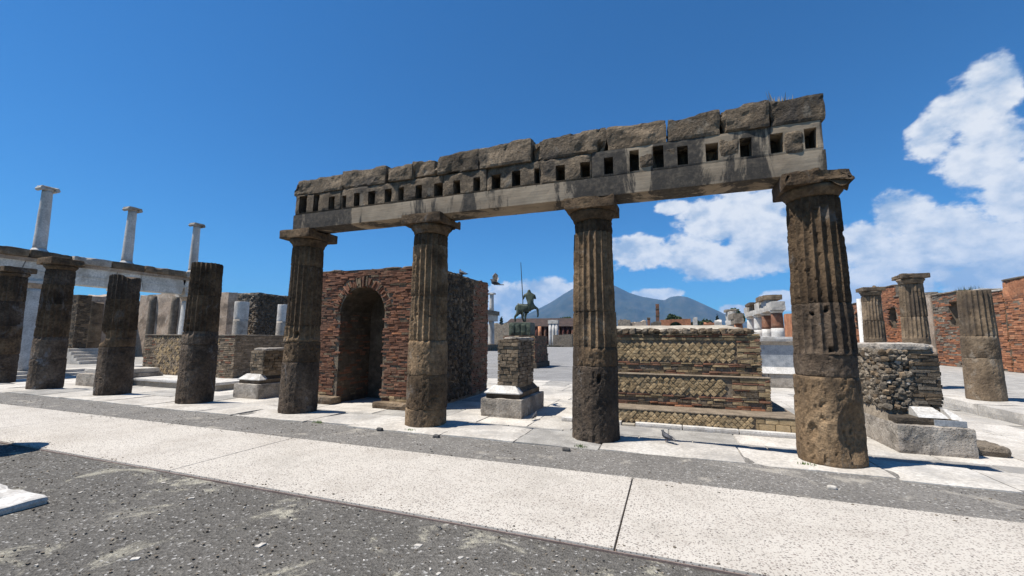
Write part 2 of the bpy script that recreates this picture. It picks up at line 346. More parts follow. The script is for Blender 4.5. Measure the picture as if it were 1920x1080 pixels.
def mat_strip():
    m, nt, b = nmat('pebbled_concrete'); k = NB(nt)
    n = k.noise(1.1, 8, 0.65); c = k.ramp(n, [(0.32, (0.375,0.338,0.29)), (0.5, (0.44,0.402,0.35)), (0.7, (0.475,0.437,0.382))])
    for sc, th, rr, off in ((34, 0.36, 0.30, 0.0), (58, 0.36, 0.35, 3.0), (18, 0.22, 0.72, 7.0)):
        vec = k.vec((1, 1.5, 1), (off, off, 0)); d = k.voro(sc, vec); col = k.voro(sc, vec, out='Color')
        sp = k.N.new('ShaderNodeSeparateColor'); k.L.new(col, sp.inputs[0])
        mk = k.m('MULTIPLY', k.rng(d, th*0.75, th, 1.0, 0.0), k.m('GREATER_THAN', sp.outputs[0], rr))
        fl = k.mix(sp.outputs[1], (0.05,0.045,0.042), (0.27,0.22,0.19))
        c = k.mix(k.m('MULTIPLY', mk, 0.9), c, fl)
    du = k.noise(0.75, 8, 0.7, k.vec((1, 1, 1), (9, 2, 0)), 0.6); c = k.mix(k.m('MULTIPLY', k.rng(du, 0.52, 0.68), 0.38), c, (0.27,0.245,0.21))
    k.L.new(c, b.inputs['Base Color']); b.inputs['Roughness'].default_value = 0.85
    k.bump(b, k.noise(60, 6, 0.7), 0.35, 0.006); return m
M_STRIP = mat_strip()

def mat_leaf(name, c0, c1):
    m, nt, b = nmat(name); k = NB(nt)
    c = k.mix(k.rand(), c0, c1); k.L.new(c, b.inputs['Base Color']); b.inputs['Roughness'].default_value = 0.7; return m
M_LEAF = mat_leaf('pine_foliage', (0.018,0.035,0.014), (0.06,0.085,0.03))
M_CYP = mat_leaf('cypress_foliage', (0.012,0.022,0.012), (0.03,0.05,0.022))
M_GRASS = mat_leaf('short_grass', (0.07,0.12,0.03), (0.14,0.19,0.06))
M_DRY = mat_leaf('dry_grass', (0.25,0.20,0.12), (0.36,0.29,0.18))
M_BARK = stone('bark', [(0.03,0.022,0.016),(0.06,0.045,0.032),(0.10,0.075,0.055)], 4.0, 0.8, 0.02, 0.1, None)
M_PIGEON = stone('pigeon_feathers', [(0.025,0.026,0.03),(0.05,0.052,0.06),(0.10,0.10,0.115)], 9.0, 0.1, 0.003, 0.2, None, pits=0, rough=0.6)
M_WING = stone('pale_wing_feathers', [(0.22,0.22,0.24),(0.40,0.40,0.42),(0.55,0.55,0.57)], 14.0, 0.1, 0.003, 0.1, (0.05,0.05,0.055), 0.8, 9.0, 1.0, 0.0, rough=0.6)
M_METAL = stone('dark_metal', [(0.03,0.03,0.03),(0.05,0.05,0.05),(0.08,0.08,0.08)], 6.0, 0.1, 0.003, 0.0, None, pits=0, rough=0.5)
M_EDGE = stone('rusty_edging', [(0.14,0.10,0.085),(0.2,0.15,0.13),(0.27,0.21,0.18)], 6.0, 0.3, 0.005, 0.1, None, pits=0)
M_CAP = stone('pale_mortar_cap', [(0.24,0.205,0.16),(0.34,0.30,0.24),(0.42,0.375,0.305)], 2.5, 0.6, 0.02, 0.05, (0.2,0.17,0.13), 0.4, 1.5, 1.0, 0.3)

def mat_volcano():
    m, nt, b = nmat('volcano_slope'); k = NB(nt)
    n = k.noise(0.0035, 10, 0.68, k.vec((1.6, 0.5, 0.8))); c = k.ramp(n, [(0.36, (0.012,0.020,0.011)), (0.52, (0.030,0.036,0.021)), (0.68, (0.065,0.060,0.044))])
    k.L.new(c, b.inputs['Base Color']); return m
M_VOLC = mat_volcano()
def mat_plain():
    m, nt, b = nmat('plain_fields'); k = NB(nt)
    n = k.noise(0.02, 8, 0.6); c = k.ramp(n, [(0.35, (0.045,0.06,0.025)), (0.65, (0.13,0.115,0.075))])
    k.L.new(c, b.inputs['Base Color']); return m
M_PLAIN = mat_plain()

random.seed(7); RS = np.random.RandomState(11)
PZ = -0.27                       # the open square lies a step below the portico
def sheet(x0, x1, y0, y1, z): return np.array([(x0,y0,z),(x1,y0,z),(x1,y1,z),(x0,y1,z)], float), [(0,1,2,3)]

# ================================================================== the setting
struct('ground', *sheet(-14000, 14000, -4000, 16000, PZ-0.06), M_PLAIN)
struct('square_grit', *sheet(-27.0, 7.4, 6.9, 135, PZ-0.03), M_FIELD)
# portico gravel: a body that ends in the step down to the square
def portico_floor():
    nx, ny = 120, 34; xs = np.linspace(-34, 16, nx); ys = np.linspace(-9, 6.95, ny); V = []; Fc = []
    X, Y = np.meshgrid(xs, ys, indexing='ij'); Z = fbm(np.stack([X*0.5, Y*0.5, X*0], -1), 3, 3)*0.012-0.006
    V = np.stack([X, Y, Z], -1).reshape(-1, 3)
    for i in range(nx-1):
        for j in range(ny-1): Fc.append((i*ny+j, (i+1)*ny+j, (i+1)*ny+j+1, i*ny+j+1))
    n = len(V); lowV = np.array([(xs[0], ys[-1], PZ-0.05), (xs[-1], ys[-1], PZ-0.05)])
    o = struct('gravel_floor', V, [f for f in Fc if V[f[0]][1] < 4.2], M_GRAVEL, True)
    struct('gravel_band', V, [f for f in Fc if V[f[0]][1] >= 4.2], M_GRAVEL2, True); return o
FLOOR = portico_floor()

# pale pebbled walkway, cast in bays
WALK = struct('walkway', *box(-21.2, 15.2, 3.47, 5.22, -0.08, -0.005), M_MORTAR)
js = [-21.05, -15.9, -10.75, -5.6, -0.44, 4.72, 9.9, 15.05]
for a, b_ in zip(js[:-1], js[1:]):
    part('bay', *rock(a+0.006, b_-0.006, 3.46, 5.23, -0.02, 0.022, 0.6, 0.008, 0.002, 2.0, int(a*10) & 255), M_STRIP, WALK)
put('edging', mesh('edging', *box(-21.2, 15.2, 3.442, 3.453, -0.05, 0.006)), M_EDGE, WALK)

# kerb stones under the colonnade
KERB = struct('stylobate', *box(-33.5, 9.5, 6.55, 7.25, PZ-0.05, -0.03), M_MORTAR)
def kerb_back(x): return 7.33-0.03*(x+1.0)*(1 if x > -5 else 0.25) + (0.03*4*0.75 if x <= -5 else 0)
x = -33.0; i = 0
while x < 9.0:
    w = random.choice([1.05, 1.3, 1.55, 1.9]); x1 = min(x+w, 9.2); xm = (x+x1)/2
    f = 6.36+random.uniform(-0.10, 0.05)
    part('kerb_stone', *rock(x+0.004, x1-0.004, f, kerb_back(xm), PZ-0.04, 0.018+random.uniform(-0.006, 0.008), 0.16, 0.018, 0.012, 3.0, 40+i, maxn=14, chip=0.05), M_TRAV if random.random() < 0.8 else M_TRAVG, KERB)
    x = x1; i += 1

# paving slabs of the square
PAVE = struct('paving', *sheet(-27.0, 7.45, 7.2, 18.2, PZ-0.022), M_TRAVG)
slab_me = []
for k_ in range(6):
    V, Fc = rock(-0.5, 0.5, -0.5, 0.5, -1, 0, 0.34, 0.02, 0.012, 2.5, 60+k_, maxn=3); slab_me.append(mesh('slab', V, Fc))
rows = [7.42]; 
while rows[-1] < 18.0: rows.append(rows[-1]+random.choice([0.85, 1.05, 1.25, 1.4]))
for j in range(len(rows)-1):
    y0, y1 = rows[j], rows[j+1]; x = -26.9+random.uniform(0, 0.8)
    while x < 7.0:
        w = random.choice([0.95, 1.2, 1.5, 1.9]); xb = min(x+w, 7.42); me = random.choice(slab_me)
        near = y0 < 8.6
        o = put('slab', me, None, PAVE, ((x+xb)/2, (y0+y1)/2, PZ+random.uniform(-0.004, 0.006)), None, (xb-x-0.012, y1-y0-0.012, 0.05))
        o.data = me
        if not me.materials: me.materials.append(M_TRAV)
        if near or random.random() < 0.18:
            o.material_slots[0].link = 'OBJECT'; o.material_slots[0].material = M_TRAVG
        else:
            o.material_slots[0].link = 'OBJECT'; o.material_slots[0].material = M_TRAV
        x = xb
struct('side_paving', *sheet(2.6, 7.45, 18.2, 70, PZ-0.018), M_TRAV)
# east and west portico floors with their steps
def stepped(name, x0, x1, y0, y1, mat, side):
    o = struct(name, *box(x0, x1, y0, y1, PZ-0.05, -0.02), mat)
    return o
EAST = stepped('east_portico_floor', 7.75, 60, 7.6, 140, M_TRAVG, -1)
y = 8.2; i = 0
while y < 62:
    w = random.choice([1.2, 1.6, 2.0]); 
    part('kerb_stone', *rock(7.42, 8.75, y+0.004, y+w-0.004, PZ-0.03, 0.0+random.uniform(-0.008, 0.01), 0.22, 0.02, 0.016, 3.0, 120+i, maxn=9, chip=0.06), M_TRAV, EAST)
    y += w; i += 1
WEST = stepped('west_portico_floor', -75, -27.0, 2.0, 140, M_TRAVG, 1)
y = 3.0; i = 0
while y < 62:
    w = random.choice([1.3, 1.7, 2.1])
    part('kerb_stone', *rock(-28.2, -26.75, y+0.004, y+w-0.004, PZ, -0.004, 0.25, 0.02, 0.012, 3.0, 160+i, maxn=8), M_TRAV, WEST)
    part('kerb_stone', *rock(-26.76, -26.35, y+0.3, y+w+0.292, PZ-0.03, PZ+0.13, 0.25, 0.02, 0.012, 3.0, 190+i, maxn=8), M_TRAV, WEST)
    y += w; i += 1

# ================================================================== masonry
BRK = []
for k_ in range(8):
    rs = np.random.RandomState(200+k_); V, Fc = box(-0.5, 0.5, -0.5, 0.5, -0.5, 0.5)
    V = V+rs.uniform(-0.055, 0.055, V.shape)*np.array([0.5, 1, 1.6]); BRK.append((V, Fc))
DIA = []
for k_ in range(8):
    V, Fc = lattice(2, 1, 2); V = V.copy()*0.5; rs = np.random.RandomState(300+k_)
    fr = V[:, 1] < 0; c_ = np.maximum(np.abs(V[:, 0]), np.abs(V[:, 2])) < 0.1
    V[fr & ~c_, 1] += 0.03; V = V+rs.uniform(-0.05, 0.05, V.shape)*np.array([1, 0.8, 1]); DIA.append((V, Fc))
STN = []
for k_ in range(8):
    V, Fc = lattice(2, 2, 2); V = V.copy(); V = V/np.linalg.norm(V, axis=1)[:, None]**0.55*0.56; rs = np.random.RandomState(400+k_)
    V = V+rs.uniform(-0.09, 0.09, V.shape); STN.append((V, Fc))
_shared = {}
def shared(kind, k_, mat):
    key = (kind, k_, mat.name)
    if key not in _shared:
        V, Fc = {'brick': BRK, 'diamond': DIA, 'stone': STN}[kind][k_]; me = mesh(kind, V, Fc); me.materials.append(mat); _shared[key] = me
    return _shared[key]
def emit(lst, parent, name, limit=300, restname=None):
    """lst of (kind, centre, (sx,sy,sz), ry, rz, mat): the first `limit` as objects of their own, the rest as one part per material"""
    rest = {}
    for n, (kind, c, s, ry, rz, mat) in enumerate(lst):
        k_ = random.randrange(8)
        if n < limit:
            put(name, shared(kind, k_, mat), None, parent, c, (0, ry, rz), s)
        else:
            V, Fc = {'brick': BRK, 'diamond': DIA, 'stone': STN}[kind][k_]
            v = V*np.array(s); cy, sy = math.cos(ry), math.sin(ry)
            v = np.stack([v[:, 0]*cy+v[:, 2]*sy, v[:, 1], -v[:, 0]*sy+v[:, 2]*cy], 1)
            cz, sz = math.cos(rz), math.sin(rz)
            v = np.stack([v[:, 0]*cz-v[:, 1]*sz, v[:, 0]*sz+v[:, 1]*cz, v[:, 2]], 1)+np.array(c)
            rest.setdefault(mat.name, (mat, MB()))[1].add(v, Fc)
    for mat, mb in rest.values():
        V, Fc = mb.get(); o = part(restname or name+'work', V, Fc, mat, parent); o['kind'] = 'stuff'
def courses(P0, U, Nn, width, z0, z1, bw, bh, mats, depth=0.10, joint=0.012, proud=0.02, jit=0.02, skip=None, miss=0.01, kind='brick'):
    """horizontal courses on a face: P0 lower-left corner (seen from outside), U along, Nn outward"""
    out = []; U = np.array(U, float); Nn = np.array(Nn, float); rz = math.atan2(U[1], U[0]); z = z0; r = 0
    if np.cross(U, Nn)[2] > 0: pass
    while z < z1-0.3*bh:
        h = min(bh*random.uniform(0.88, 1.12), z1-z); x = -random.uniform(0, bw[0])
        while x < width:
            w = random.uniform(*bw); a, b = max(x, 0), min(x+w, width)
            if b-a > 0.25*bw[0] and random.random() > miss and not (skip and skip((a+b)/2, z+h/2, (b-a)/2)):
                pr = proud+random.uniform(-jit, jit)
                c = np.array([P0[0], P0[1], 0])+U*(a+b)/2+Nn*(pr-depth/2)+np.array([0, 0, z+h/2])
                out.append((kind, c, (b-a-joint, depth, h-joint), random.uniform(-0.006, 0.006), rz, random.choice(mats)))
            x += w
        z += h; r += 1
    return out
def reticulate(P0, U, Nn, x0, x1, z0, z1, side, mats, depth=0.1, proud=0.015, keep=None):
    out = []; U = np.array(U, float); Nn = np.array(Nn, float); rz = math.atan2(U[1], U[0]); d = side*math.sqrt(2); j = 0; z = z0
    while z <= z1+0.001:
        x = x0+(d/2 if j % 2 else 0)
        while x <= x1+0.001:
            if not keep or keep(x, z):
                c = np.array([P0[0], P0[1], 0])+U*x+Nn*(proud+random.uniform(-0.012, 0.012)-depth/2)+np.array([0, 0, z])
                s = side*random.uniform(0.86, 0.97)
                out.append(('diamond', c, (s, depth, s), math.pi/4+random.uniform(-0.07, 0.07), rz, random.choice(mats)))
            x += d
        z += d/2; j += 1
    return out
def rubble(P0, U, Nn, width, z0, z1, size, mats, n, proud=0.0, skip=None):
    out = []; U = np.array(U, float); Nn = np.array(Nn, float)
    step = size*0.78; z = z0+step/2; r = 0
    while z < z1:
        x = (step/2 if r % 2 else 0)+random.uniform(0, step)
        while x < width:
            if not (skip and skip(x, z)):
                s = size*random.uniform(0.75, 1.3)
                c = np.array([P0[0], P0[1], 0])+U*x+Nn*(proud-size*0.32+random.uniform(-0.02, 0.02))+np.array([0, 0, z+random.uniform(-0.02, 0.02)])
                out.append(('stone', c, (s, s*0.8, s*random.uniform(0.6, 0.95)), random.uniform(-0.8, 0.8), random.uniform(0, 6), random.choice(mats)))
            x += step*random.uniform(0.85, 1.2)
        z += step*0.85; r += 1
    return out

# ================================================================== columns
def revolve(z, r, n, cx, cy):
    th = np.linspace(0, 2*math.pi, n, endpoint=False); V = []
    for zz, rr in zip(z, r): V.append(np.stack([cx+rr*np.cos(th), cy+rr*np.sin(th), np.full(n, zz)], 1))
    V = np.concatenate(V); Fc = []
    for i in range(len(z)-1):
        for j in range(n): Fc.append((i*n+j, i*n+(j+1) % n, (i+1)*n+(j+1) % n, (i+1)*n+j))
    Fc.append(tuple(range(n-1, -1, -1))); Fc.append(tuple(range((len(z)-1)*n, len(z)*n)))
    return V, Fc
def drum(cx, cy, z0, z1, rfun, flute_from, seed, n=160, dz=0.034, rough=0.010, pit=0.03, flutes=20, twist=0.0, top_break=0.0, fdepth=0.045, notch=None, holes=0.3):
    m = max(4, int((z1-z0)/dz)); zs = np.linspace(z0, z1, m+1)
    zs = np.concatenate([[z0], zs[:1]+0.012, zs[1:-1], zs[-1:]-0.012, [z1]])
    th = np.linspace(0, 2*math.pi, n, endpoint=False)
    T, Z = np.meshgrid(th, zs, indexing='xy'); R = np.vectorize(rfun)(Z)
    t = (T+twist)/(2*math.pi)*flutes; t = t-np.floor(t)
    fl = fdepth*(1-(2*t-1)**2)
    facet = R*(1-np.cos(math.pi/flutes)/np.cos((t-0.5)*2*math.pi/flutes))*1.2
    wf = np.clip((Z-flute_from)/0.06, 0, 1)
    R = R-fl*wf-facet*(1-wf)*0.9
    P = np.stack([cx+R*np.cos(T), cy+R*np.sin(T), Z], -1)
    R = R+fbm(P*3.0, seed, 4)*rough*0.6+fbm(P*15, seed+9, 3)*rough*0.6+fbm(P*38, seed+15, 2)*0.0035
    R = R-np.maximum(fbm(P*np.array([17, 17, 22]), seed+41, 2)-0.33, 0)*holes*0.16
    R = R-np.maximum(fbm(P*5.5, seed+3, 4, 0.6)-0.16, 0)*pit*2.2                       # eroded hollows
    R = R-np.maximum(fbm(P*np.array([1.3, 1.3, 0.8]), seed+31, 3)-0.28, 0)*pit*4.0      # broken flakes
    edge = np.minimum(Z-z0, z1-Z); ch = np.maximum(fbm(P*4.5, seed+5, 3)+0.05, 0)
    R = R-np.exp(-edge/0.014)*(0.007+0.03*ch)
    for (na, nz, nw, nh, nd) in (notch or []):
        da = np.angle(np.exp(1j*(T-na))); R = R-nd*np.clip(1.4-(da/nw)**2-((Z-nz)/nh)**2, 0, 1)
    Zo = Z.copy()
    if top_break:
        tb = fbm(np.stack([P[..., 0]*2.2, P[..., 1]*2.2, P[..., 2]*0], -1), seed+77, 3)
        Zo = Zo-np.clip((Z-(z1-0.35))/0.35, 0, 1)*np.clip(tb+0.15, 0, 1)*top_break
    V = np.stack([cx+R*np.cos(T), cy+R*np.sin(T), Zo], -1).reshape(-1, 3); k = len(zs); Fc = []
    for i in range(k-1):
        for j in range(n): Fc.append((i*n+j, i*n+(j+1) % n, (i+1)*n+(j+1) % n, (i+1)*n+j))
    V = np.concatenate([V, [(cx, cy, z0), (cx, cy, V[-n:, 2].mean())]]); b, tp = k*n, k*n+1
    for j in range(n): Fc.append((b, (j+1) % n, j)); Fc.append((tp, (k-1)*n+j, (k-1)*n+(j+1) % n))
    return V, Fc
def doric(label, cx, cy, joints, rb, rt, ztop, flute_from, seed, cap=None, base=0.0, group='dark tuff columns of the south colonnade', top_break=0.0, n=240, mat=None, notches={}, mats=None):
    mat = mat or M_TUFF
    t = thing('tuff_column', label, 'column', (cx, cy, base), group)
    H = 3.75
    def rf(z): return rb+(rt-rb)*min(1, max(0, (z-base)/H))**1.25
    zs = [base]+list(joints)+[ztop]; rs = np.random.RandomState(seed)
    for i in range(len(zs)-1):
        ox, oy = rs.uniform(-0.008, 0.008, 2)
        low = zs[i+1] <= flute_from+0.1
        part('drum', *drum(cx+ox, cy+oy, zs[i], zs[i+1]-0.002, rf, flute_from, seed+i*13, n, rough=0.011 if low else 0.008, pit=0.018 if low else 0.013, twist=rs.uniform(0, 0.03),
                           top_break=top_break if i == len(zs)-2 else 0, notch=notches.get(i), holes=rs.choice([0.12, 0.25, 0.45])), mats[i % len(mats)] if mats else mat, t)
    if cap:
        zc, za, half = cap                       # neck top, abacus bottom .. capital top
        z = np.array([ztop-0.001, ztop+0.02, zc-0.10, zc-0.05, zc]); r0 = rf(ztop)
        rr = np.array([r0*0.97, r0*1.0, r0*1.03, r0*1.16, half*0.92])
        V, Fc = revolve(z, rr, 64, cx, cy); V[:, :2] += (fbm(V*5, seed+91, 3)*0.012)[:, None]
        cp_ = part('capital', V, Fc, mat, t, True)
        part('abacus', *rock(cx-half, cx+half, cy-half, cy+half, zc-0.004, za, 0.04, 0.02, 0.02, 5.0, seed+95, False, 30, chip=0.34), mat, cp_)
    return t
D_, B_, O_ = M_TUFF_D, M_TUFF, M_TUFF_O
DM = {501: [D_, B_, D_, B_], 521: [D_, D_, B_, B_, D_], 541: [D_, B_, B_, D_], 561: [D_, D_, B_, B_], 581: [D_, B_, O_, B_, B_], 601: [O_, B_, O_, O_, O_, B_], 621: [D_, B_, O_, O_, B_], 641: [O_, D_, D_, B_]}
DORICS = [
 ('partly visible dark tuff column at the left edge of the photo', -21.2, 7.5, (0.95, 1.9, 2.75), 0.39, 0.33, 3.60, 1.5, 501, (3.74, 3.92, 0.40), 0),
 ('second dark tuff column from the left edge, with a thick capital', -17.75, 7.25, (0.9, 1.55, 2.55, 3.15), 0.395, 0.335, 3.62, 1.45, 521, (3.76, 3.97, 0.41), 0),
 ('dark tuff column with broken ragged top, third from the left edge', -14.3, 7.2, (1.30, 1.75, 2.60), 0.395, 0.335, 3.28, 1.50, 541, None, 0.30),
 ('dark tuff column cut off flat without capital, left of the lintel', -10.9, 7.15, (1.40, 1.72, 2.60), 0.39, 0.33, 3.43, 1.60, 561, None, 0.03),
 ('tuff column under the left end of the lintel', -7.53, 7.10, (1.07, 1.50, 1.84, 3.15), 0.385, 0.325, 3.58, 1.55, 581, (3.74, 3.93, 0.425), 0),
 ('tuff column under the lintel in front of the arched brick niche', -4.28, 6.98, (0.32, 0.93, 1.55, 2.38, 3.36), 0.385, 0.325, 3.58, 1.50, 601, (3.74, 3.93, 0.425), 0),
 ('tuff column under the lintel at the left end of the stone altar', -1.15, 7.08, (1.17, 1.47, 2.05, 3.38), 0.385, 0.32, 3.58, 1.42, 621, (3.74, 3.93, 0.415), 0),
 ('large pitted tuff column under the right end of the lintel', 1.99, 6.93, (1.13, 1.42, 2.10), 0.385, 0.315, 3.58, 1.42, 641, (3.72, 3.93, 0.40), 0)]
for (lb, cx, cy, jn, rb, rt, zt, ff, sd_, cp, tb) in DORICS:
    nt_ = {541: {1: [(-2.3, 1.55, 0.9, 0.16, 0.14)]}, 641: {0: [(-1.05, 0.45, 0.5, 0.33, 0.07), (-2.35, 0.42, 0.16, 0.10, 0.05)], 2: [(-2.2, 1.95, 0.075, 0.030, 0.10), (-1.66, 2.0, 0.085, 0.032, 0.10), (-1.62, 1.47, 0.09, 0.03, 0.08)]},
           581: {2: [(-1.1, 1.66, 0.13, 0.05, 0.12)]}, 621: {0: [(-1.25, 0.98, 0.09, 0.06, 0.08)]}, 561: {2: [(-1.5, 1.95, 0.08, 0.035, 0.08), (-1.5, 1.78, 0.07, 0.03, 0.07)]}}.get(sd_, {})
    doric(lb, cx, cy, jn, rb, rt, zt, ff, sd_, cp, 0.0, top_break=tb, n=240, notches=nt_, mats=DM.get(sd_))
EC = [('short tuff column without capital in front of the orange brick wall', 8.2, 15.7, (1.15, 1.75), 3.04, None, 701),
      ('tuff column with square capital behind the rubble pedestal, nearer of two', 8.2, 18.9, (1.5, 2.45, 3.3), 3.62, (3.80, 3.97, 0.40), 721),
      ('tuff column with square capital behind the rubble pedestal, farther of two', 8.2, 22.1, (1.55, 2.45, 3.25), 3.52, (3.70, 3.86, 0.39), 741)]
for lb, cx, cy, jn, zt, cp, sd_ in EC:
    doric(lb, cx, cy, jn, 0.40, 0.335, zt, 1.7, sd_, cp, 0.0, 'tuff columns of the east colonnade', 0.06, 100, M_TUFF2)

# ================================================================== lintel, frieze, cornice
LINT = thing('entablature', 'long stone entablature with square beam sockets lying on four columns', 'entablature', (-2.76, 7.02, 3.93))
YF, YB = 6.75, 7.29
part('lintel', *rock(-7.66, 2.16, YF, YB, 3.93, 4.262, 0.11, 0.012, 0.010, 3.0, 801, False, 90), M_CONC, LINT)
Z2 = lambda pts: [(520+a/3.5556, 520+b/3.5556, 160+c/3.5556, 160+d/3.5556) for a, b, c, d in pts]
Z3 = lambda pts: [(1020+a/3.2, 1020+b/3.2, 160+c/3.2, 160+d/3.2) for a, b, c, d in pts]
HP = Z2([(145,195,735,860),(240,275,720,850),(342,378,740,838),(428,457,735,825),(510,547,718,815),(603,648,705,805),(712,760,690,790),(797,842,680,780),(920,962,665,765),
         (1042,1095,650,750),(1170,1215,632,738),(1305,1350,612,718),(1425,1485,592,702),(1562,1620,570,685),(1712,1765,550,665)]) + \
     Z3([(70,125,478,580),(218,275,460,565),(360,415,432,547),(513,570,388,528),(653,718,362,508),(800,865,363,490),(970,1048,347,468),(1175,1250,313,443),(1358,1438,288,415),(1563,1640,255,388)])
HOLES = []
for a, b, c, d in HP:
    m_ = (a+b)/2; HOLES.append((gy(a, (c+d)/2, YF)[0], gy(b, (c+d)/2, YF)[0], gy(m_, c, YF)[2]))
def frieze_block(x0, x1, z0, z1, y0, y1, holes, seed, amp, mat, name='frieze_block', depth=0.34):
    """stone with square sockets cut into its front face"""
    xs = [x0, x1]; zs = [z0, z1]
    for a, b, zt in holes: xs += [a, b]; zs += [z0+0.03, min(zt, z1-0.02)]
    def fine(v, st):
        v = sorted(set(round(q, 4) for q in v)); o = []
        for p, q in zip(v[:-1], v[1:]):
            k = max(1, int(math.ceil((q-p)/st))); o += list(np.linspace(p, q, k, endpoint=False))
        return np.array(o+[v[-1]])
    xs = fine(xs, 0.05); zs = fine(zs, 0.05); nx, nz = len(xs), len(zs)
    X, Z = np.meshgrid(xs, zs, indexing='ij')
    P = np.stack([X, np.full_like(X, y0), Z], -1)
    Yd = y0+fbm(P*4.5, seed, 4)*amp+np.maximum(fbm(P*2.2, seed+4, 3)-0.1, 0)*amp*2.2
    ed = np.minimum(np.minimum(X-x0, x1-X), np.minimum(Z-z0, z1-Z)); Yd = Yd+np.exp(-ed/0.02)*amp*0.8
    mb = MB(); V = np.stack([X, Yd, Z], -1).reshape(-1, 3); Fc = []
    inh = lambda x, z: any(a-1e-6 < x < b+1e-6 and z0+0.03-1e-6 < z < min(zt, z1-0.02)+1e-6 for a, b, zt in holes)
    for i in range(nx-1):
        for j in range(nz-1):
            if not inh((xs[i]+xs[i+1])/2, (zs[j]+zs[j+1])/2): Fc.append((i*nz+j, (i+1)*nz+j, (i+1)*nz+j+1, i*nz+j+1))
    mb.add(V, Fc)
    for a, b, zt in holes:
        zt = min(zt, z1-0.02); f, g = y0-amp*0.3, y0+depth; q = z0+0.03
        mb.add(np.array([(a,f+amp,q),(b,f+amp,q),(b,g,q),(a,g,q),(a,f+amp,zt),(b,f+amp,zt),(b,g,zt),(a,g,zt)]), [(0,1,2,3),(4,7,6,5),(0,3,7,4),(1,5,6,2),(3,2,6,7)])
    e = 0.006
    mb.add(np.array([(x0+e,y0+amp,z0),(x1-e,y0+amp,z0),(x1-e,y1,z0),(x0+e,y1,z0),(x0+e,y0+amp,z1),(x1-e,y0+amp,z1),(x1-e,y1,z1),(x0+e,y1,z1)]), [(4,5,6,7),(2,3,7,6),(0,4,7,3),(1,2,6,5),(0,3,2,1)])
    V, Fc = mb.get(); return part(name, V, Fc, mat, LINT)
cuts = [549, 640, 745, 829, 911, 1012, 1110]
FX = [-7.64]+[gy(c, 360, YF)[0] for c in cuts[1:]]+[2.14]
for i in range(len(FX)-1):
    a, b = FX[i], FX[i+1]; hs = [(max(p, a+0.012), min(q, b-0.012), z) for p, q, z in HOLES if q > a+0.05 and p < b-0.05]
    last = i == len(FX)-2
    frieze_block(a+0.004, b-0.004, 4.264, 4.70, YF+(0.0 if last else 0.004), YB-0.01, hs, 820+i*7, 0.008 if last else 0.026, M_CONC if last else M_CORN)
for a, b, c, d in ((1199,1224,281,313),(1245,1269,279,311),(1348,1387,262,302),(1471,1507,250,288)):   # rough stones set in the concrete
    p, q = gy(a, (c+d)/2, YF)[0], gy(b, (c+d)/2, YF)[0]
    part('inset_stone', *rock(p, q, YF-0.006, YF+0.12, gy(a, d, YF)[2], gy(a, c, YF)[2], 0.03, 0.035, 0.055, 5.0, a, False, 14, octv=5), M_CORN, LINT)
CB = [(553,640,600,333),(641,722,680,315),(723,773,750,311),(772,820,797,299),(822,898,860,286),(900,995,945,269),(996,1136,1065,251),(1138,1249,1190,232),(1252,1349,1300,214),(1351,1440,1395,196),(1442,1546,1490,182)]
for i, (a, b, m_, t_) in enumerate(CB):
    p, q = gy(a, t_+20, YF)[0], gy(b, t_+20, YF)[0]; zt = gy(m_, t_, YF-0.01)[2]; f = YF-0.015+random.uniform(-0.02, 0.015)
    V, Fc = rock(p-0.008, q+0.008, f, YB+0.05, 4.703, zt, 0.04, 0.022, 0.045, 4.2, 900+i*11, True, 34, chip=0.34, octv=5)
    tilt = random.uniform(-0.02, 0.03) if i < 10 else 0.0; V[:, 2] += np.clip((V[:, 2]-4.72)/0.2, 0, 1)*(V[:, 0]-(p+q)/2)*tilt*2
    part('cornice_block', V, Fc, M_CORN if i % 4 != 3 else M_TUFF2, LINT)

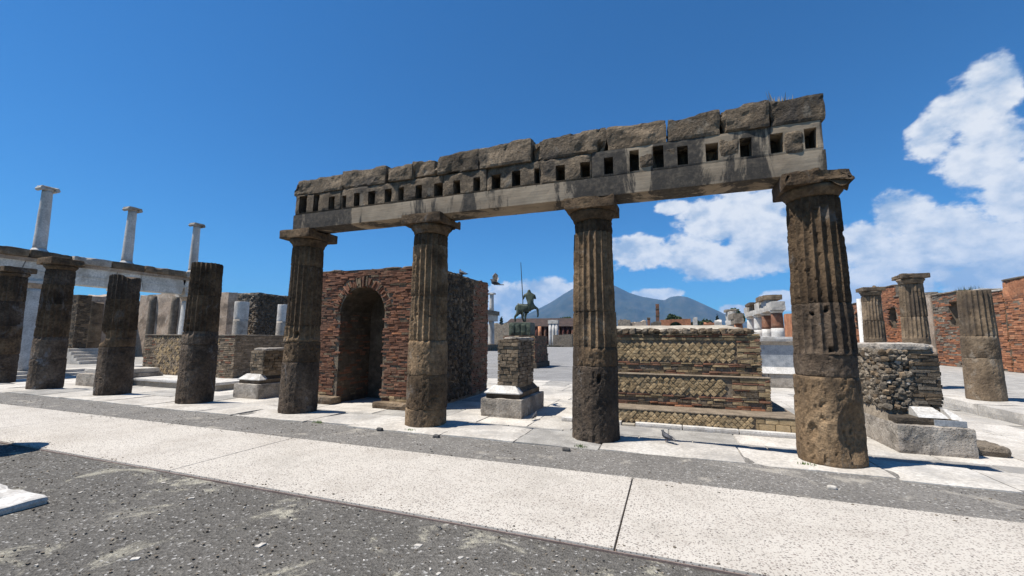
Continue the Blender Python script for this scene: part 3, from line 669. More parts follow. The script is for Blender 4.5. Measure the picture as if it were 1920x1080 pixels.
# ================================================================== arched brick niche building
def arch_building():
    x0, x1, yf, yb, zt = -10.1, -6.02, 9.75, 13.75, 3.52
    nx0, nx1, zs_ = -8.95, -7.40, 2.28; cxn = (nx0+nx1)/2; R = (nx1-nx0)/2; ndep = 1.35
    t = thing('brick_niche', 'tall red brick building with a deep round-arched niche', 'building', ((x0+x1)/2, (yf+yb)/2, PZ))
    mb = MB(); f = yf+0.0
    N = 28; th = np.linspace(math.pi, 0, N+1); ax = cxn+R*np.cos(th); az_ = zs_+R*np.sin(th)
    def q(*p): mb.add(np.array(p, float), [tuple(range(len(p)))])
    q((x0,f,PZ),(nx0,f,PZ),(nx0,f,zt),(x0,f,zt)); q((nx1,f,PZ),(x1,f,PZ),(x1,f,zt),(nx1,f,zt))
    for i in range(N): q((ax[i],f,az_[i]),(ax[i+1],f,az_[i+1]),(ax[i+1],f,zt),(ax[i],f,zt))
    q((x1,f,PZ),(x1,yb,PZ),(x1,yb,zt),(x1,f,zt)); q((x0,yb,PZ),(x0,f,PZ),(x0,f,zt),(x0,yb,zt)); q((x1,yb,PZ),(x0,yb,PZ),(x0,yb,zt),(x1,yb,zt))
    q((x0,f,zt),(x1,f,zt),(x1,yb,zt),(x0,yb,zt))
    part('core', *mb.get(), M_MORTAR, t)
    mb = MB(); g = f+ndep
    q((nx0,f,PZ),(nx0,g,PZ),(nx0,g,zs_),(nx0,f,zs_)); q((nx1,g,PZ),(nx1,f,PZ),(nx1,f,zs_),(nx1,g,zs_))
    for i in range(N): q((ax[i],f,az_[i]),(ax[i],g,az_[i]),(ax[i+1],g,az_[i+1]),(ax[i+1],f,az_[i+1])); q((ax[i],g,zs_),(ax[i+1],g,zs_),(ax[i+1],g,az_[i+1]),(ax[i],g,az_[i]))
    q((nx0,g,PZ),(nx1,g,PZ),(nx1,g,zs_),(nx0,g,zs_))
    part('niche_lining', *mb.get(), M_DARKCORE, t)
    ring = 0.27
    def skip(u, z, hw):
        X = x0+u
        if z < zs_: return nx0-hw*0.5 < X < nx1+hw*0.5
        return math.hypot(X-cxn, z-zs_) < R+ring+0.02
    mats = [M_BRICK]*14+[M_BRICK_O]+[M_TUFF2]
    L = courses((x0, yf), (1, 0, 0), (0, -1, 0), x1-x0, PZ+0.30, zt, (0.18, 0.34), 0.054, mats, 0.12, 0.007, 0.03, 0.014, skip, 0.02)
    low = courses((x0, yf), (1, 0, 0), (0, -1, 0), x1-x0, PZ+0.02, PZ+0.30, (0.18, 0.34), 0.075, [M_TUFF2, M_BRICK, M_RETI], 0.12, 0.012, 0.03, 0.02, skip, 0.02)
    V_ = []
    na = 52
    for i in range(na):
        a = math.pi*(i+0.5)/na; rr = R+ring/2+random.uniform(-0.03, 0.03)
        V_.append(('brick', np.array([cxn+rr*math.cos(a), yf-0.0+random.uniform(0.0, 0.06), zs_+rr*math.sin(a)]), (ring*random.uniform(0.45, 1.15), 0.14, math.pi*(R+ring/2)/na*0.82), -a+random.uniform(-0.13, 0.13), 0, random.choice([M_BRICK, M_BRICK, M_TUFF2])))
    # reveals of the niche
    rv = courses((nx0, yf), (0, 1, 0), (1, 0, 0), ndep, PZ+0.1, zs_, (0.22, 0.36), 0.064, [M_BRICK, M_TUFF2], 0.1, 0.012, 0.0, 0.012, None, 0.03)
    rv2 = courses((nx1, yf+ndep), (0, -1, 0), (-1, 0, 0), ndep, PZ+0.1, zs_, (0.22, 0.36), 0.064, [M_BRICK, M_TUFF2], 0.1, 0.012, 0.0, 0.012, None, 0.03)
    vis = [b for b in L if b[1][0] > -9.6]; hid = [b for b in L if b[1][0] <= -9.6]
    random.shuffle(vis)
    emit(vis+low+hid+rv+rv2, t, 'brick', 300); emit(V_, t, 'voussoir', 300)
    # right flank: rubble core, brick quoin at the back end and on top
    W_ = yb-yf
    fl = courses((x1, yf), (0, 1, 0), (1, 0, 0), W_, PZ+0.1, zt, (0.22, 0.36), 0.064, [M_BRICK]*3+[M_TUFF2], 0.12, 0.012, 0.02, 0.02, lambda u, z, hw: 0.35 < u < 2.6, 0.03)
    rb = rubble((x1, yf), (0, 1, 0), (1, 0, 0), 2.75, PZ+0.1, zt-0.05, 0.15, [M_DARKCORE, M_DARKCORE, M_TUFF2], 0, 0.02, lambda u, z: u < 0.3)
    emit(fl, t, 'brick', 0, 'flank_brickwork'); emit(rb, t, 'stone', 0, 'flank_rubble')
    part('footing', *rock(-9.75, nx0+0.12, yf-0.32, yf+0.1, PZ, PZ+0.2, 0.1, 0.04, 0.03, 4, 71, True, 14, chip=0.1), M_TUFF2, t)
    part('footing', *rock(nx1-0.08, -6.25, yf-0.30, yf+0.1, PZ, PZ+0.17, 0.1, 0.04, 0.03, 4, 72, True, 18, chip=0.1), M_TUFF2, t)
    for i, (a, b) in enumerate(((x0, -9.0), (-9.0, -7.9), (-7.9, -6.9), (-6.9, x1))):
        part('coping_stone', *rock(a, b, yf-0.03, yb+0.02, zt, zt+0.04+random.uniform(0, 0.03), 0.12, 0.03, 0.05, 5, 75+i, True, 34, chip=0.1), M_TUFF2, t)
arch_building()

# ================================================================== pedestals in the square
def pedestal(label, px, pxr, py_front, seed, pier_top, depth=1.9, style='brick', marble=True):
    (xa, ya, _), (xb, yb_, _) = gz(px[0], py_front[0], PZ), gz(px[1], py_front[1], PZ)
    y0 = (ya+yb_)/2; x0, x1 = xa, xb; y1 = y0+depth
    t = thing('pedestal', label, 'pedestal', ((x0+x1)/2, (y0+y1)/2, PZ), 'statue pedestals along the south edge of the square')
    zb = PZ+0.43
    part('block', *rock(x0, x1, y0, y1, PZ, zb, 0.06, 0.02, 0.016, 6, seed, True, 30, chip=0.05), M_ROUGHW, t)
    i1 = 0.10
    part('plinth', *rock(x0+i1, x1-i1, y0+i1, y1-i1, zb, zb+0.13, 0.08, 0.01, 0.008, 6, seed+1, True, 20), M_TUFF2, t)
    z2 = zb+0.13
    if marble:
        V, Fc = frustum(x0+i1-0.03, x1-i1+0.02, y0+i1-0.03, y0+i1+0.25, z2+0.002, x0+i1+0.14, x1-i1-0.14, y0+i1+0.13, y0+i1+0.25, z2+0.16)
        part('moulding', V, Fc, M_MARBLE, t)
        part('moulding_lip', *box(x0+i1-0.035, x1-i1+0.025, y0+i1-0.035, y0+i1+0.2, z2-0.022, z2+0.001), M_MARBLE, t)
    else: pass
    part('rubble_bed', *frustum(x0+i1+0.04, x1-i1-0.04, y0+i1+0.24, y1-i1-0.04, z2, x0+i1+0.16, x1-i1-0.16, y0+i1+0.24, y1-i1-0.18, z2+0.165), M_DARKCORE, t)
    a, b, c, d = x0+0.34, x1-0.18, y0+0.25, y1-0.40
    part('pier_core', *rock(a+0.03, b-0.03, c+0.03, d-0.03, z2+0.03, pier_top-0.01, 0.1, 0.02, 0.02, 4, seed+3, True, 20), M_MORTAR, t)
    mats = [M_PIER]
    L = courses((a, c), (1, 0, 0), (0, -1, 0), b-a, z2+0.16, pier_top, (0.13, 0.26), 0.088, mats, 0.12, 0.012, 0.01, 0.014, None, 0.02)
    L2 = courses((b, c), (0, 1, 0), (1, 0, 0), d-c, z2+0.16, pier_top, (0.16, 0.30), 0.088, [M_PIER, M_TUFF2], 0.12, 0.012, 0.01, 0.014, None, 0.02)
    emit(L+L2, t, 'stone', 300)
    part('cap', *rock(a+0.04, b+0.02, c+0.05, d+0.03, pier_top-0.02, pier_top+0.06, 0.08, 0.03, 0.03, 5, seed+6, True, 20, chip=0.2), M_ROUGHW, t)
    return t, (x0, x1, y0, y1)
pedestal('brick pier pedestal with white moulding, between niche and altar', (900, 978), None, (780, 785.7), 1001, 1.57, 1.9)
pedestal('low stone pedestal with broken pier left of the arched niche', (437, 482), None, (745, 749), 1021, 1.18, 1.6)

# block of another pedestal far left
def left_block():
    a = gz(146, 722, PZ); b = gz(186, 727, PZ)
    t = thing('pedestal', 'low pale stone block beside a broken dark column, far left', 'pedestal', ((a[0]+b[0])/2+0.4, a[1]+0.9, PZ), 'statue pedestals along the south edge of the square')
    x0, x1, y0 = a[0], b[0]+0.25, (a[1]+b[1])/2
    part('block', *rock(x0, x1, y0, y0+1.8, PZ, PZ+0.45, 0.1, 0.03, 0.015, 5, 1041, True, 16), M_ROUGHW, t)
    part('slab', *rock(x0+0.06, x1-0.06, y0+0.2, y0+1.7, PZ+0.45, PZ+0.62, 0.1, 0.03, 0.02, 5, 1043, True, 16), M_TRAV, t)
left_block()

def rubble_pedestal():
    p0, p1, p2 = gz(1618, 828, PZ), gz(1685, 848, PZ), gz(1840, 862, PZ)
    x0, x1, y0 = p1[0], p2[0], (p1[1]+p2[1])/2; y1 = y0+2.1
    t = thing('pedestal', 'dark rubble pedestal on a pale hewn block, right of the lintel', 'pedestal', ((x0+x1)/2, (y0+y1)/2, PZ), 'statue pedestals along the south edge of the square')
    zb = PZ+0.46; cut = 0.28
    part('block', *rock(x0, x1, y0, y1, PZ, zb, 0.05, 0.02, 0.02, 8, 1061, True, 36, chip=0.05), M_ROUGHW, t)
    z2 = zb
    part('bedding', *rock(x0+0.05, x1-0.12, y0+0.12, y1-0.1, zb-0.002, zb+0.12, 0.07, 0.03, 0.03, 6, 1063, True, 24), M_DARKCORE, t)
    V, Fc = frustum(x0+0.02, x0+0.55, y0+0.42, y1-0.15, zb, x0+0.12, x0+0.5, y0+0.6, y1-0.3, zb+0.34); part('mortar_slope', V, Fc, M_RUBBLE, t)
    def band_mould(xa, xb, ya, yb4, za, n=4):
        mb = MB()
        for i_ in range(n):
            f0, f1 = i_/n, (i_+1)/n; z_a = za+0.145*f0**0.8; z_b = za+0.145*f1**0.8
            mb.add(*frustum(xa, xb-0.10*f0, ya+0.24*f0, yb4, z_a+(0.001 if i_ else 0), xa, xb-0.10*(f0+0.75/n), ya+0.24*(f0+0.72/n), yb4, z_b))
        part('moulding', *mb.get(), M_MARBLE, t)
    band_mould(x0+0.36, x0+0.76, y0+0.14, y0+0.5, zb+0.122); band_mould(x1-0.22, x1-0.07, y0+0.14, y0+0.8, zb+0.102)
    part('grey_slab', *box(x0+0.55, x1-0.06, y0+0.09, y0+0.118, zb+0.004, zb+0.10), M_GMARB, t)
    a, b, c, d = x0+0.06, x1-0.16, y0+0.46, y1-0.2; zt = 1.50
    part('core', *rock(a+0.05, b-0.04, c+0.04, d-0.04, zb+0.05, zt, 0.09, 0.03, 0.03, 4, 1065, True, 24), M_MORTAR, t)
    fr = rubble((a, c), (1, 0, 0), (0, -1, 0), 0.42, zb+0.2, zt-0.06, 0.105, [M_RUBBLE]*12+[M_TUFF2]*3+[M_ROUGHW], 0, 0.015)
    sl = courses((a+0.36, c), (1, 0, 0), (0, -1, 0), b-a-0.36, zb+0.12, zt-0.12, (0.14, 0.36), 0.060, [M_DARKCORE, M_TUFF2, M_RUBBLE], 0.14, 0.008, 0.012, 0.012, None, 0.02)
    lf = rubble((a, d), (0, -1, 0), (-1, 0, 0), d-c, zb+0.2, zt-0.06, 0.105, [M_RUBBLE]*12+[M_TUFF2]*3+[M_ROUGHW], 0, 0.015)
    rf_ = courses((b, c), (0, 1, 0), (1, 0, 0), d-c, zb+0.12, zt-0.12, (0.16, 0.42), 0.072, [M_DARKCORE, M_TUFF2], 0.14, 0.014, 0.0, 0.02)
    emit(lf+fr+sl+rf_, t, 'stone', 300)
    part('cap', *rock(a-0.02, b+0.03, c-0.02, d, zt-0.05, zt+0.055, 0.05, 0.025, 0.04, 6, 1067, True, 26, chip=0.25), M_ROUGHW, t)
    part('heap', *rock(x1+0.002, x1+0.55, y0+0.25, y0+0.9, PZ, PZ+0.16, 0.08, 0.07, 0.05, 5, 1069, True, 12), M_RUBBLE, t)
rubble_pedestal()

# ================================================================== net-work altar between the columns
def altar():
    k = (EYE-PZ)/1.82
    t = thing('altar', 'stepped altar of diamond-set tuff stones and red brick bands', 'altar', (0.3, 11.2, PZ), None)
    xl, xr = -1.75, 1.95; yl, ym, yu = 9.83, 10.5, 10.76; yb = 13.2
    zl, zm, zu = 0.085, 0.79, 1.74
    part('step_core', *box(xl-0.22, xr+0.42, yl+0.03, yb+0.3, PZ, zl-0.03), M_MORTAR, t)
    part('step_top', *rock(xl-0.24, xr+0.44, yl, yb+0.32, zl-0.035, zl, 0.1, 0.012, 0.008, 4, 1101, False, 44), M_MORTAR, t)
    part('middle_core', *box(xl, xr+0.05, ym+0.03, yb+0.05, zl, zm-0.02), M_MORTAR, t)
    part('middle_top', *rock(xl-0.02, xr+0.09, ym-0.01, yb+0.05, zm-0.025, zm+0.006, 0.1, 0.012, 0.008, 4, 1103, False, 40), M_MORTAR, t)
    part('upper_core', *box(xl+0.05, xr-0.04, yu+0.03, yb, zm, zu), M_MORTAR, t)
    U, Nn = (1, 0, 0), (0, -1, 0); Y_ = [M_RETI]; Bk = [M_BRICK]*3+[M_TUFF2]*2+[M_RETI]*2
    side = 0.098; d = side*math.sqrt(2)
    dia = []; br = []; st = []
    # low step: net-work with big stones at the right corner
    P0 = (xl-0.22, yl+0.02); w = xr-xl+0.64
    dia += reticulate(P0, U, Nn, 0.08, w-0.85, PZ+0.10, zl-0.07, side*0.86, Y_)
    st += courses((xr+0.42-0.78, yl+0.02), U, Nn, 0.78, PZ+0.06, zl-0.04, (0.18, 0.30), 0.13, Y_, 0.1, 0.014, 0.015, 0.012, None, 0)
    # middle tier
    P1 = (xl, ym+0.02); wm = xr+0.05-xl
    br += courses(P1, U, Nn, wm, zl+0.0, zl+0.09, (0.16, 0.34), 0.045, [M_BRICK, M_TUFF2, M_BRICK_O], 0.1, 0.010, 0.02, 0.015, None, 0.08)
    st += courses(P1, U, Nn, wm, zl+0.09, zl+0.17, (0.10, 0.22), 0.08, [M_RETI, M_PIER, M_TUFF2], 0.1, 0.012, 0.0, 0.02, None, 0.15)
    br += courses(P1, U, Nn, wm, zl+0.17, zl+0.255, (0.20, 0.36), 0.043, Bk, 0.1, 0.010, 0.02, 0.012, None, 0.03)
    dia += reticulate(P1, U, Nn, 0.30, wm-0.82, zl+0.32, zm-0.08, side, Y_)
    qz = zl+0.255; q = 0
    while qz < zm-0.05:
        h = 0.10 if q % 2 else 0.042
        (st if q % 2 else br).extend(courses((xr+0.05-0.72, ym+0.02), U, Nn, 0.72, qz, qz+h, (0.2, 0.36), h, Y_+[M_TUFF2] if q % 2 else Bk, 0.1, 0.010, 0.02, 0.01, None, 0.0))
        (st if q % 2 else br).extend(courses((xl, ym+0.02), U, Nn, 0.25, qz, qz+h, (0.2, 0.26), h, Y_ if q % 2 else Bk, 0.1, 0.010, 0.02, 0.01, None, 0.0))
        qz += h; q += 1
    # upper tier
    P2 = (xl+0.05, yu+0.02); wu = xr-0.04-xl-0.05
    br += courses(P2, U, Nn, wu, zm+0.008, zm+0.10, (0.18, 0.36), 0.046, Bk, 0.1, 0.010, 0.02, 0.014, None, 0.03)
    st += courses(P2, U, Nn, wu, zm+0.10, zm+0.19, (0.10, 0.24), 0.09, [M_RETI, M_TUFF2, M_RUBBLE], 0.1, 0.012, 0.0, 0.02, None, 0.2)
    br += courses(P2, U, Nn, wu, zm+0.19, zm+0.28, (0.18, 0.36), 0.045, Bk, 0.1, 0.010, 0.02, 0.014, None, 0.05)
    dia += reticulate(P2, U, Nn, 0.08, wu-0.50, zm+0.345, zu-0.20, side, Y_)
    st += courses(P2, U, Nn, wu-0.45, zu-0.155, zu-0.085, (0.15, 0.24), 0.07, Y_, 0.1, 0.012, 0.02, 0.01, None, 0)
    br += courses(P2, U, Nn, wu+0.03, zu-0.085, zu, (0.18, 0.36), 0.043, Bk, 0.1, 0.010, 0.03, 0.01, None, 0.02)
    qz = zm+0.28; q = 0
    while qz < zu-0.09:
        h = 0.085 if q % 2 == 0 else 0.043; h = min(h, zu-0.087-qz)
        (st if q % 2 == 0 else br).extend(courses((xl+0.05+wu-0.46+random.uniform(-0.12, 0.03)*(q % 3 == 1), yu+0.02), U, Nn, 0.46, qz, qz+h, (0.18, 0.3), h, Y_ if q % 2 == 0 else Bk, 0.1, 0.010, 0.02, 0.01, None, 0.0))
        qz += h; q += 1
    # right flanks
    br2 = courses((xr-0.04, yu), (0, 1, 0), (1, 0, 0), yb-yu, zm, zu, (0.18, 0.34), 0.06, [M_BRICK, M_TUFF2, M_RETI], 0.1, 0.01, 0.015, 0.01)
    br3 = courses((xr+0.05, ym), (0, 1, 0), (1, 0, 0), yb-ym, zl, zm, (0.18, 0.34), 0.06, [M_BRICK, M_TUFF2, M_RETI], 0.1, 0.01, 0.015, 0.01)
    st3 = courses((xr+0.42, yl), (0, 1, 0), (1, 0, 0), yb-yl, PZ+0.02, zl-0.04, (0.18, 0.3), 0.11, [M_RETI], 0.1, 0.01, 0.01, 0.01)
    random.shuffle(dia)
    dia.sort(key=lambda b: not (-1.2 < b[1][0] < 2.0))
    emit(dia, t, 'diamond_stone', 300, 'diamond_stonework'); emit(br, t, 'brick', 300, 'brickwork'); emit(st, t, 'stone', 300, 'stonework')
    emit(br2+br3+st3, t, 'flank_stone', 0, 'flank_stonework')
    # rough stones round the rim and the pale mortar cap
    rim = []
    x = xl+0.1
    while x < xr-0.1:
        s = random.uniform(0.10, 0.19); rim.append(('stone', np.array([x, yu+0.06+random.uniform(-0.02, 0.04), zu+0.055]), (s*1.25, 0.2, random.uniform(0.10, 0.15)), random.uniform(-0.3, 0.3), random.uniform(-0.4, 0.4), random.choice([M_TUFF2, M_CORN, M_RUBBLE]))); x += s*1.05
    emit(rim, t, 'rim_stone')
    nx, ny = 40, 26; xs = np.linspace(xl+0.04, xr-0.06, nx); ys = np.linspace(yu+0.04, yb-0.02, ny); X, Yg = np.meshgrid(xs, ys, indexing='ij')
    edge = np.minimum(np.minimum(X-xs[0], xs[-1]-X)/0.5, np.minimum(Yg-ys[0], ys[-1]-Yg)/0.55)
    Zg = zu+0.02+0.19*np.clip(edge, 0, 1)**0.7+fbm(np.stack([X*4, Yg*4, X*0], -1), 1130, 4)*0.018
    Fc = [(i*ny+j, (i+1)*ny+j, (i+1)*ny+j+1, i*ny+j+1) for i in range(nx-1) for j in range(ny-1)]
    part('mortar_cap', np.stack([X, Yg, Zg], -1).reshape(-1, 3), Fc, M_CAP, t, True)
    # white marble strip along the foot
    x = xl-0.62
    for i, w in enumerate((1.35, 0.28, 0.95, 1.05, 1.2)):
        part('marble_strip', *rock(x+0.004, x+w-0.004, yl-0.16-(0.02 if i == 1 else 0), yl+0.01, PZ, PZ+(0.085 if i != 1 else 0.05), 0.08, 0.015, 0.006, 4, 1140+i, True, 18), M_MARBLE if i != 1 else M_CAP, t); x += w
altar()

# altar behind the cut-off column, far left
def west_altar():
    xl, xr, yf, yb = -20.9, -15.5, 11.45, 16.8; zb = 0.02; zt = 1.66
    t = thing('altar', 'long tuff net-work platform with brick corners behind the cut-off column', 'altar', ((xl+xr)/2, (yf+yb)/2, PZ))
    part('base_step', *rock(xl-0.3, xr+0.9, yf-1.2, yb+0.4, PZ, zb-0.10, 0.3, 0.02, 0.01, 3, 1201, True, 24), M_CAP, t)
    part('base_slab', *rock(xl-0.35, xr+0.95, yf-1.26, yb+0.45, zb-0.10, zb, 0.3, 0.02, 0.01, 3, 1203, False, 24), M_MARBLE, t)
    part('core', *box(xl, xr, yf+0.03, yb, zb, zt-0.04), M_MORTAR, t)
    part('top_slab', *rock(xl-0.04, xr+0.04, yf-0.03, yb+0.04, zt-0.04, zt+0.01, 0.2, 0.015, 0.01, 3, 1205, False, 30), M_RUBBLE, t)
    U, Nn = (1, 0, 0), (0, -1, 0); w = xr-xl
    dia = reticulate((xl, yf+0.02), U, Nn, 0.62, w-0.85, zb+0.10, zt-0.10, 0.105, [M_RETI, M_PIER, M_PIER])
    br = []; z = zb; q = 0
    while z < zt-0.06:
        o = 0.14*(q // 3 % 2)
        br += courses((xl, yf+0.02), U, Nn, 0.62+o, z, min(z+0.07, zt-0.045), (0.2, 0.34), 0.07, [M_PIER]*5+[M_BRICK], 0.1, 0.01, 0.02, 0.012)
        br += courses((xr-0.78-o, yf+0.02), U, Nn, 0.78+o, z, min(z+0.07, zt-0.045), (0.2, 0.34), 0.07, [M_PIER]*5+[M_BRICK], 0.1, 0.01, 0.02, 0.012)
        z += 0.07; q += 1
    emit(dia, t, 'diamond_stone', 300, 'diamond_stonework'); emit(br, t, 'brick', 300, 'brickwork')
    fl = courses((xr, yf), (0, 1, 0), (1, 0, 0), yb-yf, zb, zt-0.05, (0.2, 0.34), 0.07, [M_PIER], 0.1, 0.01, 0.02, 0.012)
    emit(fl, t, 'flank_brick', 0, 'flank_brickwork')
west_altar()

# marble-faced base between altar and right column
def marble_base():
    a = gz(1434, 725, PZ); x0, y0 = 2.6, a[1]-0.05; x1, y1 = 6.3, y0+3.4
    t = thing('monument_base', 'grey marble monument base with white slab top behind the altar', 'monument base', ((x0+x1)/2, (y0+y1)/2, PZ))
    k = a[1]/17.2
    z = [PZ, EYE+(0.44-EYE)*k, EYE+(0.66-EYE)*k, EYE+(1.43-EYE)*k, EYE+(1.56-EYE)*k, EYE+(1.72-EYE)*k]
    xs = [x0, 3.75, 5.05, x1]
    for i in range(3):
        part('foot_block', *rock(xs[i]+0.004, xs[i+1]-0.004, y0, y1, PZ, z[1], 0.12, 0.02, 0.01, 4, 1301+i, True, 14), M_ROUGHW, t)
    part('moulding', *frustum(x0-0.05, x1+0.05, y0-0.05, y1+0.05, z[1]+0.002, x0+0.14, x1-0.14, y0+0.14, y1-0.14, z[2]), M_MARBLE, t)
    part('marble_panel', *box(x0+0.2, x1-0.2, y0+0.2, y1-0.2, z[2], z[3]), M_GMARB, t)
    part('cornice', *frustum(x0+0.2, x1-0.2, y0+0.18, y1-0.2, z[3], x0+0.08, x1-0.08, y0+0.06, y1-0.08, z[4]), M_ROUGHW, t)
    part('top_slab', *rock(x0+0.16, x1-0.16, y0+0.14, y1-0.16, z[4], z[5], 0.12, 0.02, 0.02, 4, 1311, True, 26, chip=0.06), M_MARBLE, t)
marble_base()

# ================================================================== west colonnade, two storeys
XW = -27.5
def plain_column(t, cx, cy, z0, z1, rb, rt, mat, seed, capname='capital', n=48, split=None):
    zs = np.linspace(z0, z1, 24); r = rb+(rt-rb)*((zs-z0)/(z1-z0))**1.3
    V, Fc = revolve(zs, r, n, cx, cy); d = fbm(V*3, seed, 4)*0.010; V[:, 0] += d; V[:, 1] += d
    part('shaft', V, Fc, mat, t, True)
def ionic(t, cx, cy, z, mat, s=1.0):
    V, Fc = revolve(np.array([z-0.10, z-0.06, z]), np.array([0.26, 0.31, 0.33])*s, 32, cx, cy); t = part('capital', V, Fc, mat, t, True)
    part('abacus', *rock(cx-0.40*s, cx+0.40*s, cy-0.42*s, cy+0.42*s, z, z+0.13*s, 0.07, 0.02, 0.02, 6, int(cy*10), False, 14, chip=0.08), mat, t)
    for sy in (-1, 1):
        th = np.linspace(0, 2*math.pi, 20, endpoint=False); V = []; r = 0.12*s
        for xx in (cx-0.36*s, cx+0.36*s):
            for a in th: V.append((xx, cy+sy*0.36*s+r*math.cos(a), z-0.04+r*math.sin(a)))
        Fc = [(j, (j+1) % 20, 20+(j+1) % 20, 20+j) for j in range(20)]+[tuple(range(19, -1, -1)), tuple(range(20, 40))]
        part('volute', V, Fc, mat, t)
WY = [3.6, 7.0, 10.4, 13.8, 17.2]
wl_lab = {10.4: 'white limestone column between the two leftmost dark columns', 13.8: 'white limestone column hidden behind the broken dark column', 17.2: 'white limestone column at the right end of the white architrave'}
for y in WY[1:]:
    t = thing('white_column', wl_lab.get(y, 'white limestone column of the west portico beyond the left edge'), 'column', (XW, y, 0), 'white columns carrying the west architrave')
    plain_column(t, XW, y, -0.004, 3.72, 0.44, 0.37, M_WCOL, int(y*7))
    V, Fc = revolve(np.array([3.72, 3.80, 3.92, 3.96]), np.array([0.37, 0.40, 0.50, 0.50]), 40, XW, y); part('echinus', V, Fc, M_PLASTER, t, True)
    part('abacus', *box(XW-0.5, XW+0.5, y-0.5, y+0.5, 3.96, 4.08), M_WCOL, t)
ENT = thing('entablature', 'white flat-arch architrave with dark cornice at upper left', 'entablature', (XW, 11.5, 4.08))
ya, yb_ = 5.2, 18.5
ys = [ya]
for y in WY[1:]: ys += [y-0.62, y+0.62] if y > 7.5 else [y+0.62]
ys = [6.4, 7.62, 9.78, 11.02, 13.18, 14.42, 16.58, 18.45]
for i in range(len(ys)-1):
    a, b = ys[i], ys[i+1]; key = (b-a) < 1.4          # springer over a column; otherwise a flat-arch keystone
    s = 0.0
    p, q_ = (a+(0.0 if key else 0.14), b-(0.0 if key else 0.14)) if True else (a, b)
    zb_, zt_ = 4.08, 4.94
    bt, tp = (0.10, -0.10) if key else (-0.10, 0.10)
    b0, b1, t0, t1 = a-bt+0.016, b+bt-0.016, a-tp+0.016, b+tp-0.016
    if i == len(ys)-2: b1 = t1 = b
    V = np.array([(XW-0.38,b0,zb_),(XW+0.38,b0,zb_),(XW+0.38,b1,zb_),(XW-0.38,b1,zb_),(XW-0.38,t0,zt_),(XW+0.38,t0,zt_),(XW+0.38,t1,zt_),(XW-0.38,t1,zt_)])
    part('architrave_block', V, BOXF, M_WPLAST, ENT)
part('fascia', *box(XW-0.40, XW+0.405, 6.4, 18.45, 4.50, 4.525), M_WPLAST, ENT)
yy = 6.3; i = 0
while yy < 18.3:
    w = random.choice([1.5, 1.8, 2.1]); e = min(yy+w, 18.5)
    part('cornice_block', *rock(XW-0.62, XW+0.62, yy+0.004, e-0.004, 5.10, 5.46, 0.12, 0.05, 0.035, 4, 1401+i, False, 18, chip=0.12), M_TUFF2 if i % 3 else M_ROUGHW, ENT)
    part('bed_moulding', *box(XW-0.46, XW+0.46, yy+0.004, e-0.004, 4.941, 5.10), M_PLASTER, ENT); yy = e; i += 1
up_lab = {10.4: 'tall white upper-storey column at the far left, stained dark below its middle', 13.8: 'white upper-storey column, middle of three above the architrave', 17.2: 'white upper-storey column, rightmost of three above the architrave'}
for y in (10.4, 13.8, 17.2):
    t = thing('upper_column', up_lab[y], 'column', (XW, y, 5.46), 'upper storey columns above the west architrave')
    part('base', *revolve(np.array([5.46, 5.52, 5.56, 5.62]), np.array([0.31, 0.31, 0.27, 0.24]), 40, XW, y), M_WCOL, t, True)
    plain_column(t, XW, y, 5.62, 8.42, 0.235, 0.185, M_WCOL, int(y*9)); ionic(t, XW, y, 8.52, M_ROUGHW if y > 11 else M_WCOL, 0.72)
for y, lb in ((20.6, 'whitewashed column stump against the dark wall, right of the cut-off column'), (24.0, 'pale column stump just left of the lintel column')):
    t = thing('column_stump', lb, 'column', (XW, y, 0), 'column stumps of the west portico')
    plain_column(t, XW, y, -0.004, 2.75, 0.46, 0.44, M_ROUGHW, int(y*3)); V, Fc = drum(XW, y, 2.75, 3.98 if y < 22 else 4.05, lambda z: 0.44, 99, int(y), 48, 0.15, 0.01, 0.02, top_break=0.06, fdepth=0)
    part('drum', V, Fc, M_WCOL, t, True)

# ruins behind the west portico
def ruin_wall(name, label, x0, x1, y0, y1, z1, mat, seed, cell=0.35, jag=0.25, cat='wall', base=-0.02, holes=None, group=None, stones=False):
    t = thing(name, label, cat, ((x0+x1)/2, (y0+y1)/2, base), group)
    V, Fc = rock(x0, x1, y0, y1, base, z1, cell, 0.05, 0.06, 1.6, seed, True, 60, octv=5)
    tp = np.clip((V[:, 2]-(z1-1.2))/1.2, 0, 1); V[:, 2] += tp*(np.round(fbm(np.stack([V[:, 0]*0.9, V[:, 1]*0.9, V[:, 0]*0], 1), seed+5, 3)*3)/3-0.1)*jag
    part('wall', V, Fc, mat, t)
    if stones:
        emit(rubble((x0, y0), (1, 0, 0), (0, -1, 0), x1-x0, 1.2, z1-0.15, 0.26, [mat, mat, M_PIER, M_TUFF2], 0, 0.06), t, 'stone', 300)
        emit(rubble((x1, y0), (0, 1, 0), (1, 0, 0), y1-y0, 1.2, z1-0.15, 0.26, [M_DARKCORE], 0, 0.06), t, 'stone', 0, 'flank_rubble')
    return t
q = lambda px, py, Y: gy(px, py, Y)
t = ruin_wall('plaster_wall', 'faded plastered wall with grey half-columns behind the white portico', q(262, 560, 21)[0], q(428, 560, 21)[0], 21.0, 21.7, q(320, 551, 21)[2], M_PLASTER, 1501, 0.3, 0.12)
for px in (284, 326, 392):
    zs = np.linspace(0, q(px, 556, 21)[2], 12); V, Fc = revolve(zs, np.linspace(0.34, 0.29, 12), 24, q(px, 590, 20.9)[0], 20.98); part('half_column', V, Fc, M_RUBBLE, t, True)
ruin_wall('rubble_wall', 'dark rubble wall with a flat top left of the lintel', q(408, 560, 25.5)[0], q(484, 560, 25.5)[0], 25.5, 29.5, q(450, 549, 25.5)[2], M_RUBBLE, 1511, 0.22, 0.12, stones=True)
